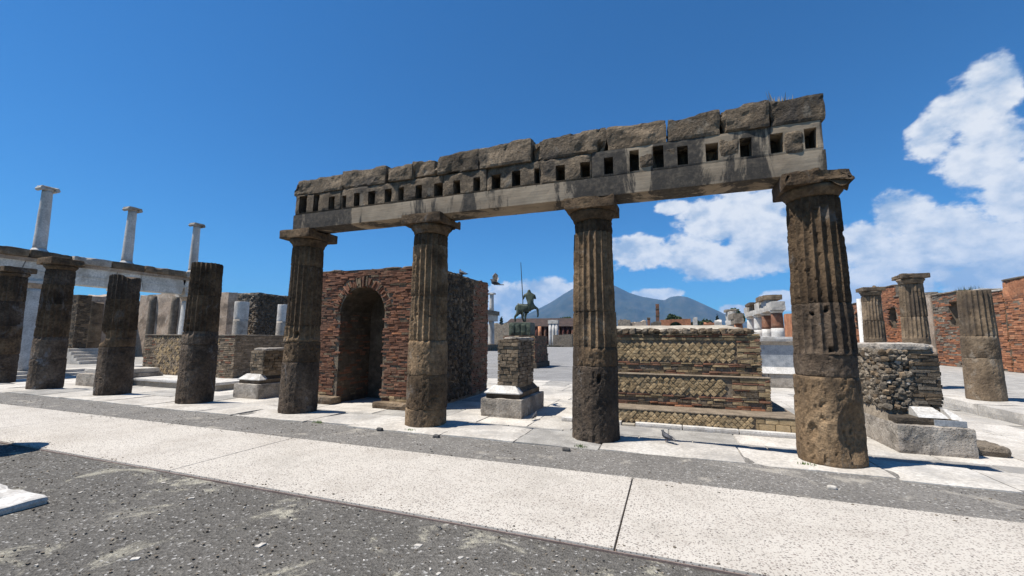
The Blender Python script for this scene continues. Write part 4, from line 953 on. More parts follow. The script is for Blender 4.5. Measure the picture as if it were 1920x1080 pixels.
ruin_wall('rubble_wall', 'lower grey-brown rubble wall end just left of the lintel column', q(470, 575, 31)[0], q(585, 575, 31)[0], 31, 32.5, q(515, 571, 31)[2], M_RUBBLE, 1521, 0.3, 0.3, stones=True)
def brick_pier(label, x, y, w, z1, seed, mats, name='brick_pier'):
    t = thing(name, label, 'pier', (x, y, 0))
    part('core', *box(x-w/2+0.03, x+w/2-0.03, y-w/2+0.03, y+w/2-0.03, -0.02, z1-0.03), M_MORTAR, t)
    L = courses((x-w/2, y-w/2), (1, 0, 0), (0, -1, 0), w, 0, z1, (0.22, 0.36), 0.10, mats, 0.1, 0.012, 0.0, 0.02)+courses((x+w/2, y-w/2), (0, 1, 0), (1, 0, 0), w, 0, z1, (0.22, 0.36), 0.10, mats, 0.1, 0.012, 0.0, 0.02)
    emit(L, t, 'brick', 300)
p = gx(147, 620, -33); brick_pier('dark brick pier right of the second dark column', -33, p[1], 0.62, gx(150, 553, -33)[2], 1531, [M_TUFF2, M_DARKCORE, M_DARKCORE])
p = gx(175, 620, -34); t = doric('weathered brown column stump among the ruins behind the broken dark column', -34, p[1], (1.2, 2.4), 0.42, 0.36, gx(178, 565, -34)[2], 99, 1541, None, -0.02, 'far ruins', 0.2, 40, M_TUFF2)
ruin_wall('plaster_wall', 'low plastered ruin wall seen between the second and third dark columns', -41, -40.4, 10, 20.5, 4.6, M_PLASTER, 1551, 0.5, 0.4)
def steps():
    a = gz(178, 690, 0.0); t = thing('stone_steps', 'small flight of pale steps seen between the dark columns at left', 'steps', (-31.5, a[1]*31.5/abs(a[0]), 0))
    y0 = gx(180, 680, -31.5)[1]
    for i in range(5): part('step', *rock(-31.2-0.3*(i+1), -31.2-0.3*i, y0-0.9, y0+0.9, -0.01, 0.17*(i+1), 0.3, 0.02, 0.01, 3, 1560+i, True, 8), M_TRAV, t)
steps()

# ================================================================== east side: brick wall, piers, far portico
XE = 17.3
def east_wall():
    t = thing('brick_wall', 'long orange brick wall with dark doorways along the east side', 'wall', (XE+0.5, 44, 0))
    mats = [M_BRICK_O]*6+[M_BRICK]
    def top(px, py): q = gx(px, py, XE); return q[1], q[2]
    segs = [(1955, 1878, 520), (1878, 1838, 547), (1838, 1800, 546), (1800, 1745, 550), (1745, 1728, 552), (1728, 1690, 553), (1690, 1676, 556), (1676, 1650, 538), (1650, 1588, 566)]
    doors = [(1776, 1802, 566, 612), (1663, 1680, 577, 616), (1602, 1613, 585, 618)]
    dr = []
    for a, b, c, d in doors:
        ya_, yb2 = gx(b, c, XE)[1], gx(a, c, XE)[1]; dr.append((ya_, yb2, gx((a+b)/2, d, XE)[2], gx((a+b)/2, c, XE)[2]))
    L = []
    for i, (a, b, tp) in enumerate(segs):
        y0, zt = top(a, tp)[0], top((a+b)/2, tp)[1]; y1 = top(b, tp)[0]
        plaster = i == 4
        mine = sorted([d_ for d_ in dr if d_[0] > y0-0.3 and d_[1] < y1+0.3]); cur = y0
        xf = XE+(0.03 if not plaster else -0.05); mt_ = M_PLASTER if plaster else M_MORTAR
        def wsec(ya2, yb3, za2, zb2, sd2, xf=xf, mt_=mt_):
            if yb3-ya2 > 0.03 and zb2-za2 > 0.03: part('wall_section', *rock(xf, XE+0.9, ya2, yb3, za2, zb2, 0.6, 0.03, 0.03, 1.5, sd2, True, 24), mt_, t)
        for (p_, q2, r_, s_) in mine:
            p_, q2 = max(p_, y0), min(q2, y1); wsec(cur, p_, -0.02, zt, 1601+i); wsec(p_, q2, -0.02, r_, 1603+i); wsec(p_, q2, s_, zt, 1605+i); cur = q2
            part('recess_shade', *box(XE+0.82, XE+0.88, p_, q2, r_, s_), M_DOORSHADE, t)  # dark back panel: doorway shade put into its colour
        wsec(cur, y1, -0.02, zt, 1607+i)
        if not plaster:
            def sk(u, z, hw, y1=y1): 
                yq = y1-u
                return any(p-0.02 < yq < q+0.02 and r < z < s for p, q, r, s in dr)
            L += courses((XE+0.02, y1), (0, -1, 0), (-1, 0, 0), y1-y0, 0.0, zt-0.03, (0.30, 0.62), 0.115, mats if i != 3 else [M_BRICK, M_BRICK_O, M_RUBBLE], 0.1, 0.014, 0.02, 0.025, sk, 0.05)
        part('coping', *rock(XE-0.06, XE+0.95, y0, y1, zt-0.02, zt+0.07, 0.3, 0.03, 0.05, 2.5, 1621+i, True, 20), M_RUBBLE if i not in (1, 2) else M_TRAV, t)
    L.sort(key=lambda b: b[1][1])
    emit(L, t, 'brick', 300, 'brickwork')
    # broken stepped top of the tall end pier
    y0 = gx(1930, 540, XE)[1]
    for i in range(10):
        yy = gx(1886+i*5, 540, XE)[1]; zz = gx(1886+i*5, 533-1.9*i, XE)[2]
        part('broken_top', *rock(XE-0.02, XE+0.85, yy-0.35, yy+0.25, zz-0.9, zz, 0.2, 0.05, 0.05, 3, 1650+i, True, 8), M_BRICK_O, t)
east_wall()
brick_wall2 = ruin_wall('brick_wall', 'plain orange brick wall right of the far two-storey portico', 11.6, 12.6, 40, 52, 4.35, M_BRICK_O, 1671, 0.4, 0.15)

def far_portico():
    lab = {38.8: 'red and white column, nearest of the far two-storey portico', 42.4: 'red and white column, second of the far two-storey portico', 46.0: 'white column, third of the far two-storey portico', 49.8: 'white column, farthest of the far two-storey portico'}
    for i, y in enumerate((38.8, 42.4, 46.0, 49.8)):
        t = thing('portico_column', lab[y], 'column', (8.2, y, 0), 'columns of the far east portico')
        zs = np.linspace(-0.004, 2.55, 8); V, Fc = revolve(zs, np.full(8, 0.46), 32, 8.2, y); part('lower_shaft', V, Fc, M_WCOL, t, True)
        zs = np.linspace(2.55, 3.75, 6); V, Fc = revolve(zs, np.linspace(0.445, 0.40, 6), 32, 8.2, y); part('upper_shaft', V, Fc, M_BRICK if i < 2 else M_WCOL, t, True)
        V, Fc = revolve(np.array([3.75, 3.85, 3.97]), np.array([0.40, 0.46, 0.56]), 32, 8.2, y); part('capital', V, Fc, M_WCOL, t, True)
    e = thing('entablature', 'broken white two-tier entablature on the far east portico', 'entablature', (8.2, 44, 3.97))
    for i, (a, b, z0, z1, m, o) in enumerate(((38.1, 40.0, 3.97, 4.65, M_TRAV, 0.5), (40.0, 42.6, 3.97, 4.45, M_TRAV, 0.48), (42.6, 46.2, 3.97, 4.42, M_TRAV, 0.5), (46.2, 50.4, 3.97, 4.45, M_TRAV, 0.49),
                    (40.3, 42.3, 4.45, 4.95, M_GMARB, 0.42), (39.9, 42.9, 4.95, 5.35, M_TUFF2, 0.72), (43.0, 45.2, 4.42, 5.0, M_TRAV, 0.46), (46.3, 48.2, 4.45, 4.95, M_TUFF2, 0.4), (45.9, 49.0, 4.95, 5.25, M_TUFF2, 0.7), (49.2, 51.0, 4.45, 5.0, M_TRAV, 0.46))):
        part('block', *rock(8.2-o, 8.2+o, a+0.01, b-0.01, z0, z1-0.003, 0.25, 0.04, 0.05, 3, 1701+i, True, 12, chip=0.1), m, e)
    t = thing('ruined_portico', 'ruined white portico corner beyond the far two-storey columns', 'ruin', (8.2, 63, 0))
    for i, y in enumerate((58.5, 62.0, 65.5)):
        V, Fc = revolve(np.linspace(-0.004, 3.6, 6), np.full(6, 0.46), 24, 8.2, y); part('column', V, Fc, [M_BRICK_O, M_WCOL, M_WCOL][i], t, True)
    for i, (a, b, z0, z1, o) in enumerate(((57.5, 61, 3.6, 4.2, 0.5), (61, 66.5, 3.6, 4.3, 0.55), (58.5, 63, 4.2, 4.9, 0.6), (63, 66, 4.3, 5.4, 0.5), (63.5, 65.8, 5.4, 5.75, 0.75))):
        part('block', *rock(8.2-o, 8.2+o, a, b, z0, z1-0.003, 0.3, 0.05, 0.07, 3, 1731+i, True, 12, chip=0.15), M_TRAV if i % 2 else M_RUBBLE, t)
far_portico()
t = thing('marble_post', 'slender white marble post beside the farther square-capital column', 'post', (*gx(1614, 600, 9.6)[:2], 0))
p = gx(1614, 600, 9.6); V, Fc = revolve(np.array([-0.02, 0.12, 0.14, gx(1612, 560, 9.6)[2]]), np.array([0.2, 0.2, 0.13, 0.11]), 20, p[0], p[1]); part('shaft', V, Fc, M_MARBLE, t, True)
part('foot', *box(p[0]-0.26, p[0]+0.26, p[1]-0.26, p[1]+0.26, -0.022, 0.0), M_TRAV, t)

# ================================================================== statue
def tube(path, radii, n=12):
    P = [Vector(p) for p in path]; V = []; Fc = []
    for i, p in enumerate(P):
        d = (P[min(i+1, len(P)-1)]-P[max(i-1, 0)]).normalized(); a = d.orthogonal().normalized() if i == 0 else (a-d*a.dot(d)).normalized(); b = d.cross(a)
        for j in range(n):
            w = 2*math.pi*j/n; V.append(tuple(p+(a*math.cos(w)+b*math.sin(w))*radii[i]))
    for i in range(len(P)-1):
        for j in range(n): Fc.append((i*n+j, i*n+(j+1) % n, (i+1)*n+(j+1) % n, (i+1)*n+j))
    Fc.append(tuple(range(n-1, -1, -1))); Fc.append(tuple((len(P)-1)*n+j for j in range(n)))
    return np.array(V), Fc
def skin_body(name, verts, edges, radii, mat, parent, root=0, sub=2):
    me = bpy.data.meshes.new(name); b = wl(parent); me.from_pydata([tuple(np.array(v)-np.array(b)) for v in verts], edges, []); me.update()
    o = put(name, me, None, parent); me.materials.append(mat)
    m = o.modifiers.new('skin', 'SKIN'); m.use_smooth_shade = True
    for i, r in enumerate(radii):
        sv = me.skin_vertices[0].data[i]; sv.radius = (r, r) if isinstance(r, (int, float)) else r; sv.use_root = i == root
    s = o.modifiers.new('sub', 'SUBSURF'); s.levels = sub; s.render_levels = sub
    return o
def statue():
    k = (EYE-PZ)/1.82; Y0 = 25.45*k
    x0, x1 = -10.3, gy(1003, 660, Y0)[0]; y1 = Y0+3.0; zt = gy(1003, 629, Y0)[2]
    t = thing('statue_pedestal', 'high brick pedestal carrying the bronze statue', 'pedestal', ((x0+x1)/2, (Y0+y1)/2, PZ))
    part('foot', *rock(x0-0.14, x1+0.14, Y0-0.14, y1+0.14, PZ-0.02, PZ+0.32, 0.15, 0.03, 0.03, 3, 1801, True, 16), M_DARKCORE, t)
    part('core', *box(x0+0.02, x1-0.02, Y0+0.03, y1-0.03, PZ+0.32, zt-0.02), M_MORTAR, t)
    L = courses((x0, Y0), (1, 0, 0), (0, -1, 0), x1-x0, PZ+0.32, zt, (0.2, 0.36), 0.075, [M_BRICK, M_TUFF2, M_RETI], 0.1, 0.012, 0.0, 0.012)
    L2 = courses((x1, Y0), (0, 1, 0), (1, 0, 0), y1-Y0, PZ+0.32, zt, (0.2, 0.36), 0.075, [M_BRICK, M_TUFF2, M_DARKCORE], 0.1, 0.012, 0.0, 0.012)
    emit(L+L2, t, 'brick', 300)
    Yc = Y0+1.2; q = lambda px, py: gy(px, py, Yc)
    zb = zt+0.002; b0, b1 = q(959, 610)[0], q(999, 610)[0]; zs = q(980, 605)[2]
    s = thing('bronze_statue', 'green bronze centaur statue holding a tall spear', 'statue', ((b0+b1)/2, Yc, zb))
    sb_ = part('statue_base', *rock(b0, b1, Yc-0.55, Yc+0.55, zb, zs, 0.12, 0.05, 0.02, 4, 1811, True, 12), M_BRONZE, s)
    for i in range(3): part('relief', *rock(b0+0.1+i*0.4, b0+0.42+i*0.4, Yc-0.62, Yc-0.5, zb+0.12, zs-0.12, 0.08, 0.05, 0.02, 6, 1815+i, False, 6), M_BRONZE, sb_)
    def P(px, py, dy=0): v = q(px, py); return (v[0], Yc+dy, v[2])
    V = [P(971,577), P(981,575), P(990,577), P(996,577),                                # trunk: rump .. chest
         P(994,566), P(993,556), P(992,548.5), P(992,542.5),                             # human waist, chest, neck, head
         P(973,588,-.14), P(967,594,-.16), P(967.5,604,-.16),                           # hind leg near
         P(979,589,.16), P(978,596,.16), P(982,604,.16),                                # hind leg far
         P(987,588,-.14), P(986,597,-.14), P(986.5,604,-.14),                           # standing foreleg
         P(1002,576,.1), P(1007,579,.12), P(1008,590,.12), P(1007,595,.12),              # raised foreleg
         P(985,553.5,-.1), P(983,558,-.14), P(982,562,-.16),                            # arm with spear
         P(1001,554,.12), P(1003,561,.1),                                              # broken arm
         P(968,574,0), P(966,582,0)]                                                   # tail
    E_ = [(0,1),(1,2),(2,3),(3,4),(4,5),(5,6),(6,7),(0,8),(8,9),(9,10),(0,11),(11,12),(12,13),(2,14),(14,15),(15,16),(3,17),(17,18),(18,19),(19,20),(5,21),(21,22),(22,23),(5,24),(24,25),(0,26),(26,27)]
    R_ = [0.30,0.27,0.26,0.24, 0.20,0.25,0.10,0.13, 0.15,0.08,0.06, 0.13,0.08,0.06, 0.10,0.07,0.06, 0.12,0.09,0.065,0.06, 0.10,0.08,0.06, 0.10,0.08, 0.07,0.05]
    skin_body('body', V, E_, R_, M_BRONZE, s, 1)
    V, Fc = tube([P(982.6,600,-.2), P(982,562,-.2), P(980,525,-.2), P(978.2,493,-.2)], [0.032, 0.032, 0.03, 0.02], 8); part('spear', V, Fc, M_BRONZE, s)
statue()
for px, py, lb in ((1027, 686, 'thin dark sign post on the grit right of the statue pedestal'),):
    a = gz(px, py, PZ-0.03); h = gy(px, 663, a[1])[2]
    s = thing('sign_post', lb, 'post', a); V, Fc = tube([a, (a[0], a[1], h)], [0.03, 0.025], 8); part('post', V, Fc, M_METAL, s)
    part('plate', *box(a[0]-0.14, a[0]+0.06, a[1]-0.05, a[1]-0.032, h-0.08, h+0.02), M_METAL, s)

# ================================================================== north end of the square
def portico_north():
    t = thing('two_storey_portico', 'distant white two-storey columns right of the brick niche', 'ruin', (-26.5, 63, 0))
    for i, (px, w) in enumerate(((909, 0), (921, 0))):
        a = gx(px, 640, -26.5); y = a[1]; z1, z2, z3 = gx(px, 602, -26.5)[2], gx(px, 583, -26.5)[2], gx(px, 549, -26.5)[2]
        V, Fc = revolve(np.linspace(-0.03, z1, 6), np.linspace(0.52, 0.45, 6), 24, -26.5, y); part('lower_column', V, Fc, M_WCOL, t, True)
        V, Fc = revolve(np.linspace(z2, z3-0.25, 6), np.linspace(0.38, 0.32, 6), 24, -26.5, y); part('upper_column', V, Fc, M_WCOL, t, True)
        part('capital', *box(-27.0, -26.0, y-0.5, y+0.5, z3-0.25, z3), M_WCOL, t)
    y0, y1 = gx(896, 600, -26.5)[1], gx(929, 600, -26.5)[1]
    part('architrave', *rock(-26.95, -26.05, y0, y1, z1, z1+0.95, 0.3, 0.03, 0.03, 2, 1901, True, 14), M_TRAV, t)
    part('cornice', *rock(-27.2, -25.8, y0-0.1, y1+0.1, z1+0.95, z2, 0.3, 0.04, 0.05, 2, 1903, True, 14), M_RUBBLE, t)
    part('podium', *rock(-27.6, -25.4, y0-1.0, y1+0.4, PZ-0.05, gx(915, 640, -26.5)[2]*0.6, 0.4, 0.03, 0.03, 2, 1904, True, 14), M_TUFF2, t)
portico_north()
def north_buildings():
    Yn = 105.0; q = lambda px, py: gy(px, py, Yn)
    GZ = PZ-0.04
    t = thing('market_hall', 'long low ruin with dark roof and red-brown columns below the volcano', 'building', (q(1000, 600)[0], Yn+4, GZ))
    a, b = q(946, 600)[0], q(1078, 600)[0]; zr0, zr1 = q(1010, 612)[2], q(1010, 600)[2]
    part('back_wall', *rock(a, b, Yn+7.5, Yn+8, GZ, zr0+0.4, 1.2, 0.05, 0.1, 0.5, 1911, True, 30), M_DARKRED, t)
    part('roof', *frustum(a-0.5, b+0.5, Yn-0.6, Yn+8.6, zr0, a+0.5, b-0.5, Yn+3.5, Yn+8, zr1+0.6), M_ROOF, t)
    for i in range(16):
        x = a+0.6+i*(b-a-1.2)/15; V, Fc = revolve(np.linspace(GZ, zr0, 4), np.full(4, 0.36), 14, x, Yn); part('column', V, Fc, M_DARKRED if i % 3 else M_BRICK, t, True)
    t2 = thing('ruined_portico', 'white and red columns with a short white lintel before the dark-roofed hall', 'ruin', (q(1036, 620)[0], Yn-6, GZ))
    Yq = Yn-6
    for px, m, top in ((1032, M_WCOL, 607), (1038, M_WCOL, 607), (1044, M_WCOL, 608), (1012, M_BRICK_O, 612)):
        v = gy(px, 640, Yq); zt = gy(px, top, Yq)[2]; V, Fc = revolve(np.linspace(GZ, zt, 4), np.full(4, 0.42), 16, v[0], Yq); part('column', V, Fc, m, t2, True)
    part('lintel', *rock(gy(1028, 600, Yq)[0], gy(1047, 600, Yq)[0], Yq-0.5, Yq+0.5, gy(1036, 607, Yq)[2], gy(1036, 600, Yq)[2], 0.3, 0.05, 0.05, 2, 1921, True, 12), M_TRAV, t2)
    part('low_wall', *rock(gy(1043, 640, Yq)[0], gy(1078, 640, Yq)[0], Yq-3.0, Yq-2.2, GZ, gy(1060, 628, Yq-3)[2], 0.4, 0.05, 0.06, 1, 1923, True, 16), M_RUBBLE, t2)
    Yw = 78.0
    t3 = ruin_wall('rubble_wall', 'long low rubble ruin behind the statue', gy(900, 640, Yw)[0], gy(968, 640, Yw)[0], Yw, Yw+1.2, gy(940, 608, Yw)[2], M_RUBBLE, 1931, 0.6, 1.2, base=GZ)
    Yv = 120.0; r = lambda px, py: gy(px, py, Yv)
    t4 = thing('brick_arch', 'wide brick arch ruin beside the brick tower before the volcano', 'ruin', (r(1265, 610)[0], Yv, GZ))
    x0, x1, z1 = r(1238, 600)[0], r(1295, 600)[0], r(1265, 598)[2]; i0, i1, zi = r(1256, 610)[0], r(1278, 610)[0], r(1267, 603)[2]
    N = 16; th = np.linspace(math.pi, 0, N+1); cx = (i0+i1)/2; RR = (i1-i0)/2; zsp = zi-RR*0.7; mb = MB()
    def bx(a_, b_, z0_, zz): mb.add(*box(a_, b_, Yv, Yv+2.5, z0_, zz))
    bx(x0, i0, GZ, z1-0.2); bx(i1, x1, GZ, z1)
    for i in range(N):
        xa, xb = cx+RR*math.cos(th[i]), cx+RR*math.cos(th[i+1]); za = zsp+RR*0.7*min(math.sin(th[i]), math.sin(th[i+1])); mb.add(*box(xa, xb, Yv+0.002, Yv+2.49, za, z1-0.1))
    part('arch_wall', *mb.get(), M_BRICK_O, t4)
    t5 = thing('brick_tower', 'tall slender brick pillar rising before the volcano', 'pillar', (r(1233, 610)[0], Yv-4, GZ))
    a, b = gy(1230, 600, Yv-4)[0], gy(1236.5, 600, Yv-4)[0]
    part('pillar', *rock(a, b, Yv-4.5, Yv-3.5, GZ, gy(1233, 570, Yv-4)[2], 0.5, 0.04, 0.08, 1.5, 1941, True, 20), M_BRICK, t5)
    for i in range(5):
        z = GZ+2.2+i*1.9; part('band', *box(a-0.04, b+0.04, Yv-4.56, Yv-3.46, z, z+0.25), M_TUFF2, t5)
    t6 = thing('brick_stub', 'short dark brick stub left of the tall brick pillar', 'pillar', (r(1216, 610)[0], Yv-4, GZ))
    part('pillar', *rock(gy(1213.5, 600, Yv-4)[0], gy(1219, 600, Yv-4)[0], Yv-4.5, Yv-3.4, GZ, gy(1216, 596, Yv-4)[2], 0.5, 0.05, 0.08, 1.5, 1951, True, 14), M_BRICK, t6)
    part('cap', *box(gy(1213.2, 600, Yv-4)[0], gy(1219.3, 600, Yv-4)[0], Yv-4.55, Yv-3.35, gy(1216, 596, Yv-4)[2]-0.3, gy(1216, 595.5, Yv-4)[2]), M_TUFF2, t6)
    for i, (pa, pb, tp, m, lb) in enumerate(((1158, 1182, 601, M_RUBBLE, 'flat dark ruin block at the left of the far row behind the altar'), (1182, 1212, 603, M_PLASTER, 'pale ruin wall left of the short brick stub'), (1220, 1240, 604, M_RUBBLE, 'low grey ruin wall at the foot of the brick pillar'),
                                     (1300, 1308, 597, M_TRAV, 'small white stone monument right of the brick arch'), (1320, 1340, 605, M_BRICK_O, 'low reddish ruin wall below the dark bushes'), (1341, 1354, 600, M_TRAV, 'pale broken pillar beside the cypress'))):
        yq = Yv-10+i*1.5
        tt = ruin_wall('ruin_wall', lb, gy(pa, 610, yq)[0], gy(pb, 610, yq)[0], yq, yq+1.5, gy((pa+pb)/2, tp, yq)[2], m, 1960+i, 0.4, 0.7, base=GZ, group='far ruins')
        if i == 3: part('head', *rock(gy(1301, 600, yq)[0], gy(1307, 600, yq)[0], yq+0.3, yq+1.2, gy(1304, 598, yq)[2], gy(1304, 595, yq)[2], 0.2, 0.2, 0.05, 2, 1971, False, 8), M_TRAV, tt)
    ruin_wall('rubble_wall', 'dark terrace wall across the north end of the square', -24, 7, 100, 101, 2.6, M_RUBBLE, 1981, 0.8, 0.5, base=GZ)
north_buildings()

# ================================================================== trees
def tree(name, label, base, h, crown, n, leaf, mat, seed, trunk_r=0.3):
    """crown: list of ellipsoids (dx,dy,dz,rx,ry,rz) that leaf clumps fill"""
    t = thing(name, label, 'tree', base, 'trees at the foot of the volcano'); rs = np.random.RandomState(seed); bx, by, bz = base
    lo = min(c[2]-c[5]*0.3 for c in crown)
    V, Fc = tube([(bx, by, bz), (bx+0.1, by, bz+lo*0.5), (bx, by, bz+lo+0.3)], [trunk_r, trunk_r*0.8, trunk_r*0.6], 10); mb = MB(); mb.add(V, Fc)
    for c in crown: mb.add(*tube([(bx, by, bz+lo*0.8), (bx+c[0]*0.5, by+c[1]*0.5, bz+(lo+c[2])*0.5), (bx+c[0], by+c[1], bz+c[2])], [trunk_r*0.45, trunk_r*0.3, trunk_r*0.1], 6))
    part('trunk', *mb.get(), M_BARK, t)
    mb = MB(); vol = np.array([c[3]*c[4]*c[5] for c in crown]); vol = vol/vol.sum(); Vs = []; Fs = []; k = 0
    for ci, c in enumerate(crown):
        m = int(n*vol[ci]); u = rs.normal(size=(m, 3)); u /= np.linalg.norm(u, axis=1)[:, None]; r = rs.uniform(0.45, 1.0, m)**0.5
        P = u*r[:, None]*np.array(c[3:]); P = P*(1+0.22*fbm(u*2.2, seed+ci, 3))[:, None]+np.array([bx+c[0], by+c[1], bz+c[2]])
        for p in P:
            a = rs.normal(size=3); a /= np.linalg.norm(a); b = np.cross(a, rs.normal(size=3)); b /= np.linalg.norm(b); s = leaf*rs.uniform(0.6, 1.4)
            Vs += [p-a*s, p+b*s*0.6, p+a*s, p-b*s*0.6]; Fs.append((k, k+1, k+2, k+3)); k += 4
    part('crown', np.array(Vs), Fs, mat, t)
Yt = 150.0; q = lambda px, py: gy(px, py, Yt); g0 = PZ-0.06
c = q(1265, 600); R_ = abs(q(1282, 600)[0]-c[0])
tree('umbrella_pine', 'broad dark umbrella pine behind the brick arch', (c[0], Yt, g0), 10, [(0, 0, q(1265, 600)[2]-g0-0.3, R_, 3.2, 1.7), (-R_*0.3, 0.5, q(1265, 597)[2]-g0, R_*0.6, 2.6, 1.4)], 2600, 0.35, M_LEAF, 2001)
for i, (px, py, w) in enumerate(((1310, 605, 9), (1325, 602, 11), (1336, 604, 8), (1300, 606, 7), (1356, 608, 6))):
    c = q(px, py); r0 = abs(q(px+w, py)[0]-c[0]); hh = c[2]-g0
    tree('round_tree', ['dark round tree right of the small white monument', 'largest dark round tree between monument and cypress', 'dark round tree touching the cypress', 'small dark tree close behind the brick arch', 'small dark tree right of the cypress'][i], (c[0], Yt+5+i*2, g0), hh, [(0, 0, hh*0.8, r0, r0, hh*0.32), (0.4, 0, hh*0.5, r0*0.9, r0*0.9, hh*0.35)], 1300, 0.34, M_LEAF, 2011+i)
c = q(1343, 600); hh = q(1343, 592)[2]-g0
tree('cypress', 'slim dark cypress among the far trees', (c[0], Yt-3, g0), hh, [(0, 0, hh*0.55, 0.55, 0.55, hh*0.45)], 700, 0.25, M_CYP, 2031, 0.2)
c = gy(1377, 585, 75); tree('round_tree', 'dark tree behind the ruined white portico corner', (c[0], 75, g0), 6, [(0, 0, gy(1377, 583, 75)[2]-g0-0.5, 1.0, 1.0, 1.0), (0.4, 0.3, gy(1377, 592, 75)[2]-g0-0.4, 1.2, 1.1, 1.0)], 900, 0.18, M_LEAF, 2041)
c = gy(1062, 606, 140); tree('round_tree', 'olive green tree behind the dark-roofed hall', (c[0], 140, g0), 8, [(0, 0, gy(1062, 603, 140)[2]-g0, 2.4, 2, 1.6)], 1200, 0.3, M_LEAF, 2051)
c = gy(940, 596, 140); tree('cypress', 'small pointed dark tree left of the dark-roofed hall', (c[0], 140, g0), 8, [(0, 0, gy(940, 600, 140)[2]-g0-1.5, 0.6, 0.6, 2.6)], 500, 0.25, M_CYP, 2061, 0.2)

# ================================================================== the volcano
def volcano():
    D = 9000.0
    prof = [(560,626),(700,622),(820,622),(900,618),(945,606),(985,591),(1030,568),(1070,543),(1095,528),(1113,521),(1130,523),(1157,537),(1180,548),(1205,556),(1228,560),(1246,562),(1256,556),(1272,554),(1288,556),(1304,563),(1330,575),(1360,589),(1400,603),(1450,615),(1560,623),(1700,628)]
    U = []; H = []
    for px, py in prof:
        p = gy(px, py, D); U.append(p[0]); H.append(max(p[2], 0))
    nx, ny = 220, 90; xs = np.linspace(U[0], U[-1], nx); vs = np.linspace(-3600, 3600, ny)
    X, Vv = np.meshgrid(xs, vs, indexing='ij'); hp = np.interp(X, U, H)
    # front slopes keep the ridge line on the D plane and fall away to both sides like a cone
    fall = np.clip(1-np.abs(Vv)/3600, 0, 1); g = fall**1.35
    rad = np.stack([X/700, Vv/900, X*0], -1)
    gul = fbm(np.stack([X/300, Vv/1300, X*0], -1), 71, 5)*150*np.clip(np.abs(Vv)/500, 0, 1)*(hp/1000)
    Z = hp*g+gul*g**0.5; Z = np.minimum(Z, hp*(0.35+0.65*g)+1)
    Z = np.maximum(Z, -3.0); Z[:, 0] = -4; Z[:, -1] = -4
    V = np.stack([X, D+Vv, Z], -1).reshape(-1, 3)
    Fc = [(i*ny+j, (i+1)*ny+j, (i+1)*ny+j+1, i*ny+j+1) for i in range(nx-1) for j in range(ny-1)]
    struct('volcano', V, Fc, M_VOLC, True)
volcano()

# ================================================================== small things
def marble_slab():
    pts = [gz(-60, 936, 0.05), gz(30, 933, 0.05), gz(85, 944, 0.05), gz(40, 962, 0.05), gz(-60, 985, 0.05)]
    x0, x1 = -6.95, -5.62; y0, y1 = 2.0, 2.42
    t = thing('marble_fragment', 'fallen white marble slab with a square notch on the gravel', 'stone', (-6.2, 2.2, -0.01))
    V, Fc = rock(-6.95, -5.66, 1.98, 2.46, -0.01, 0.065, 0.03, 0.03, 0.02, 6, 2101, True, 44, chip=0.22)
    inn = (V[:, 0] > -6.6) & (V[:, 0] < -5.98) & (V[:, 1] > 2.08) & (V[:, 1] < 2.26) & (V[:, 2] > 0.03); V[inn, 2] -= 0.05
    part('slab', V, Fc, M_MARBLE, t)
marble_slab()
def shadow_stub_off():  # guessed caster out of view, added for the shadow on the left gravel
    doric('unseen column stump added beyond the left edge to cast a shadow', -9.42, 2.82, (0.8,), 0.42, 0.36, 1.75, 3, 2111, None, 0.0, 'added shadow casters', 0.1, 60)
shadow_stub_off()
for i, (px, py, s, lb) in enumerate(((712, 807, 0.055, 'dark stone on the gravel left of the niche column'), (818, 820, 0.06, 'dark stone on the gravel below the niche column'), (1062, 845, 0.06, 'dark stone on the gravel left of the altar column'), (1560, 917, 0.045, 'pale stone on the gravel in front of the large pitted column'))):
    p = gz(px, py, 0.0); solo('loose_stone', *rock(p[0]-s, p[0]+s, p[1]-s*0.6, p[1]+s*0.6, -0.015, s*0.8, s*0.3, s*0.5, s*0.4, 14, 2120+i, True, 8), M_LAVA if i < 3 else M_TRAV, lb, 'stone', 'loose stones on the gravel', True)
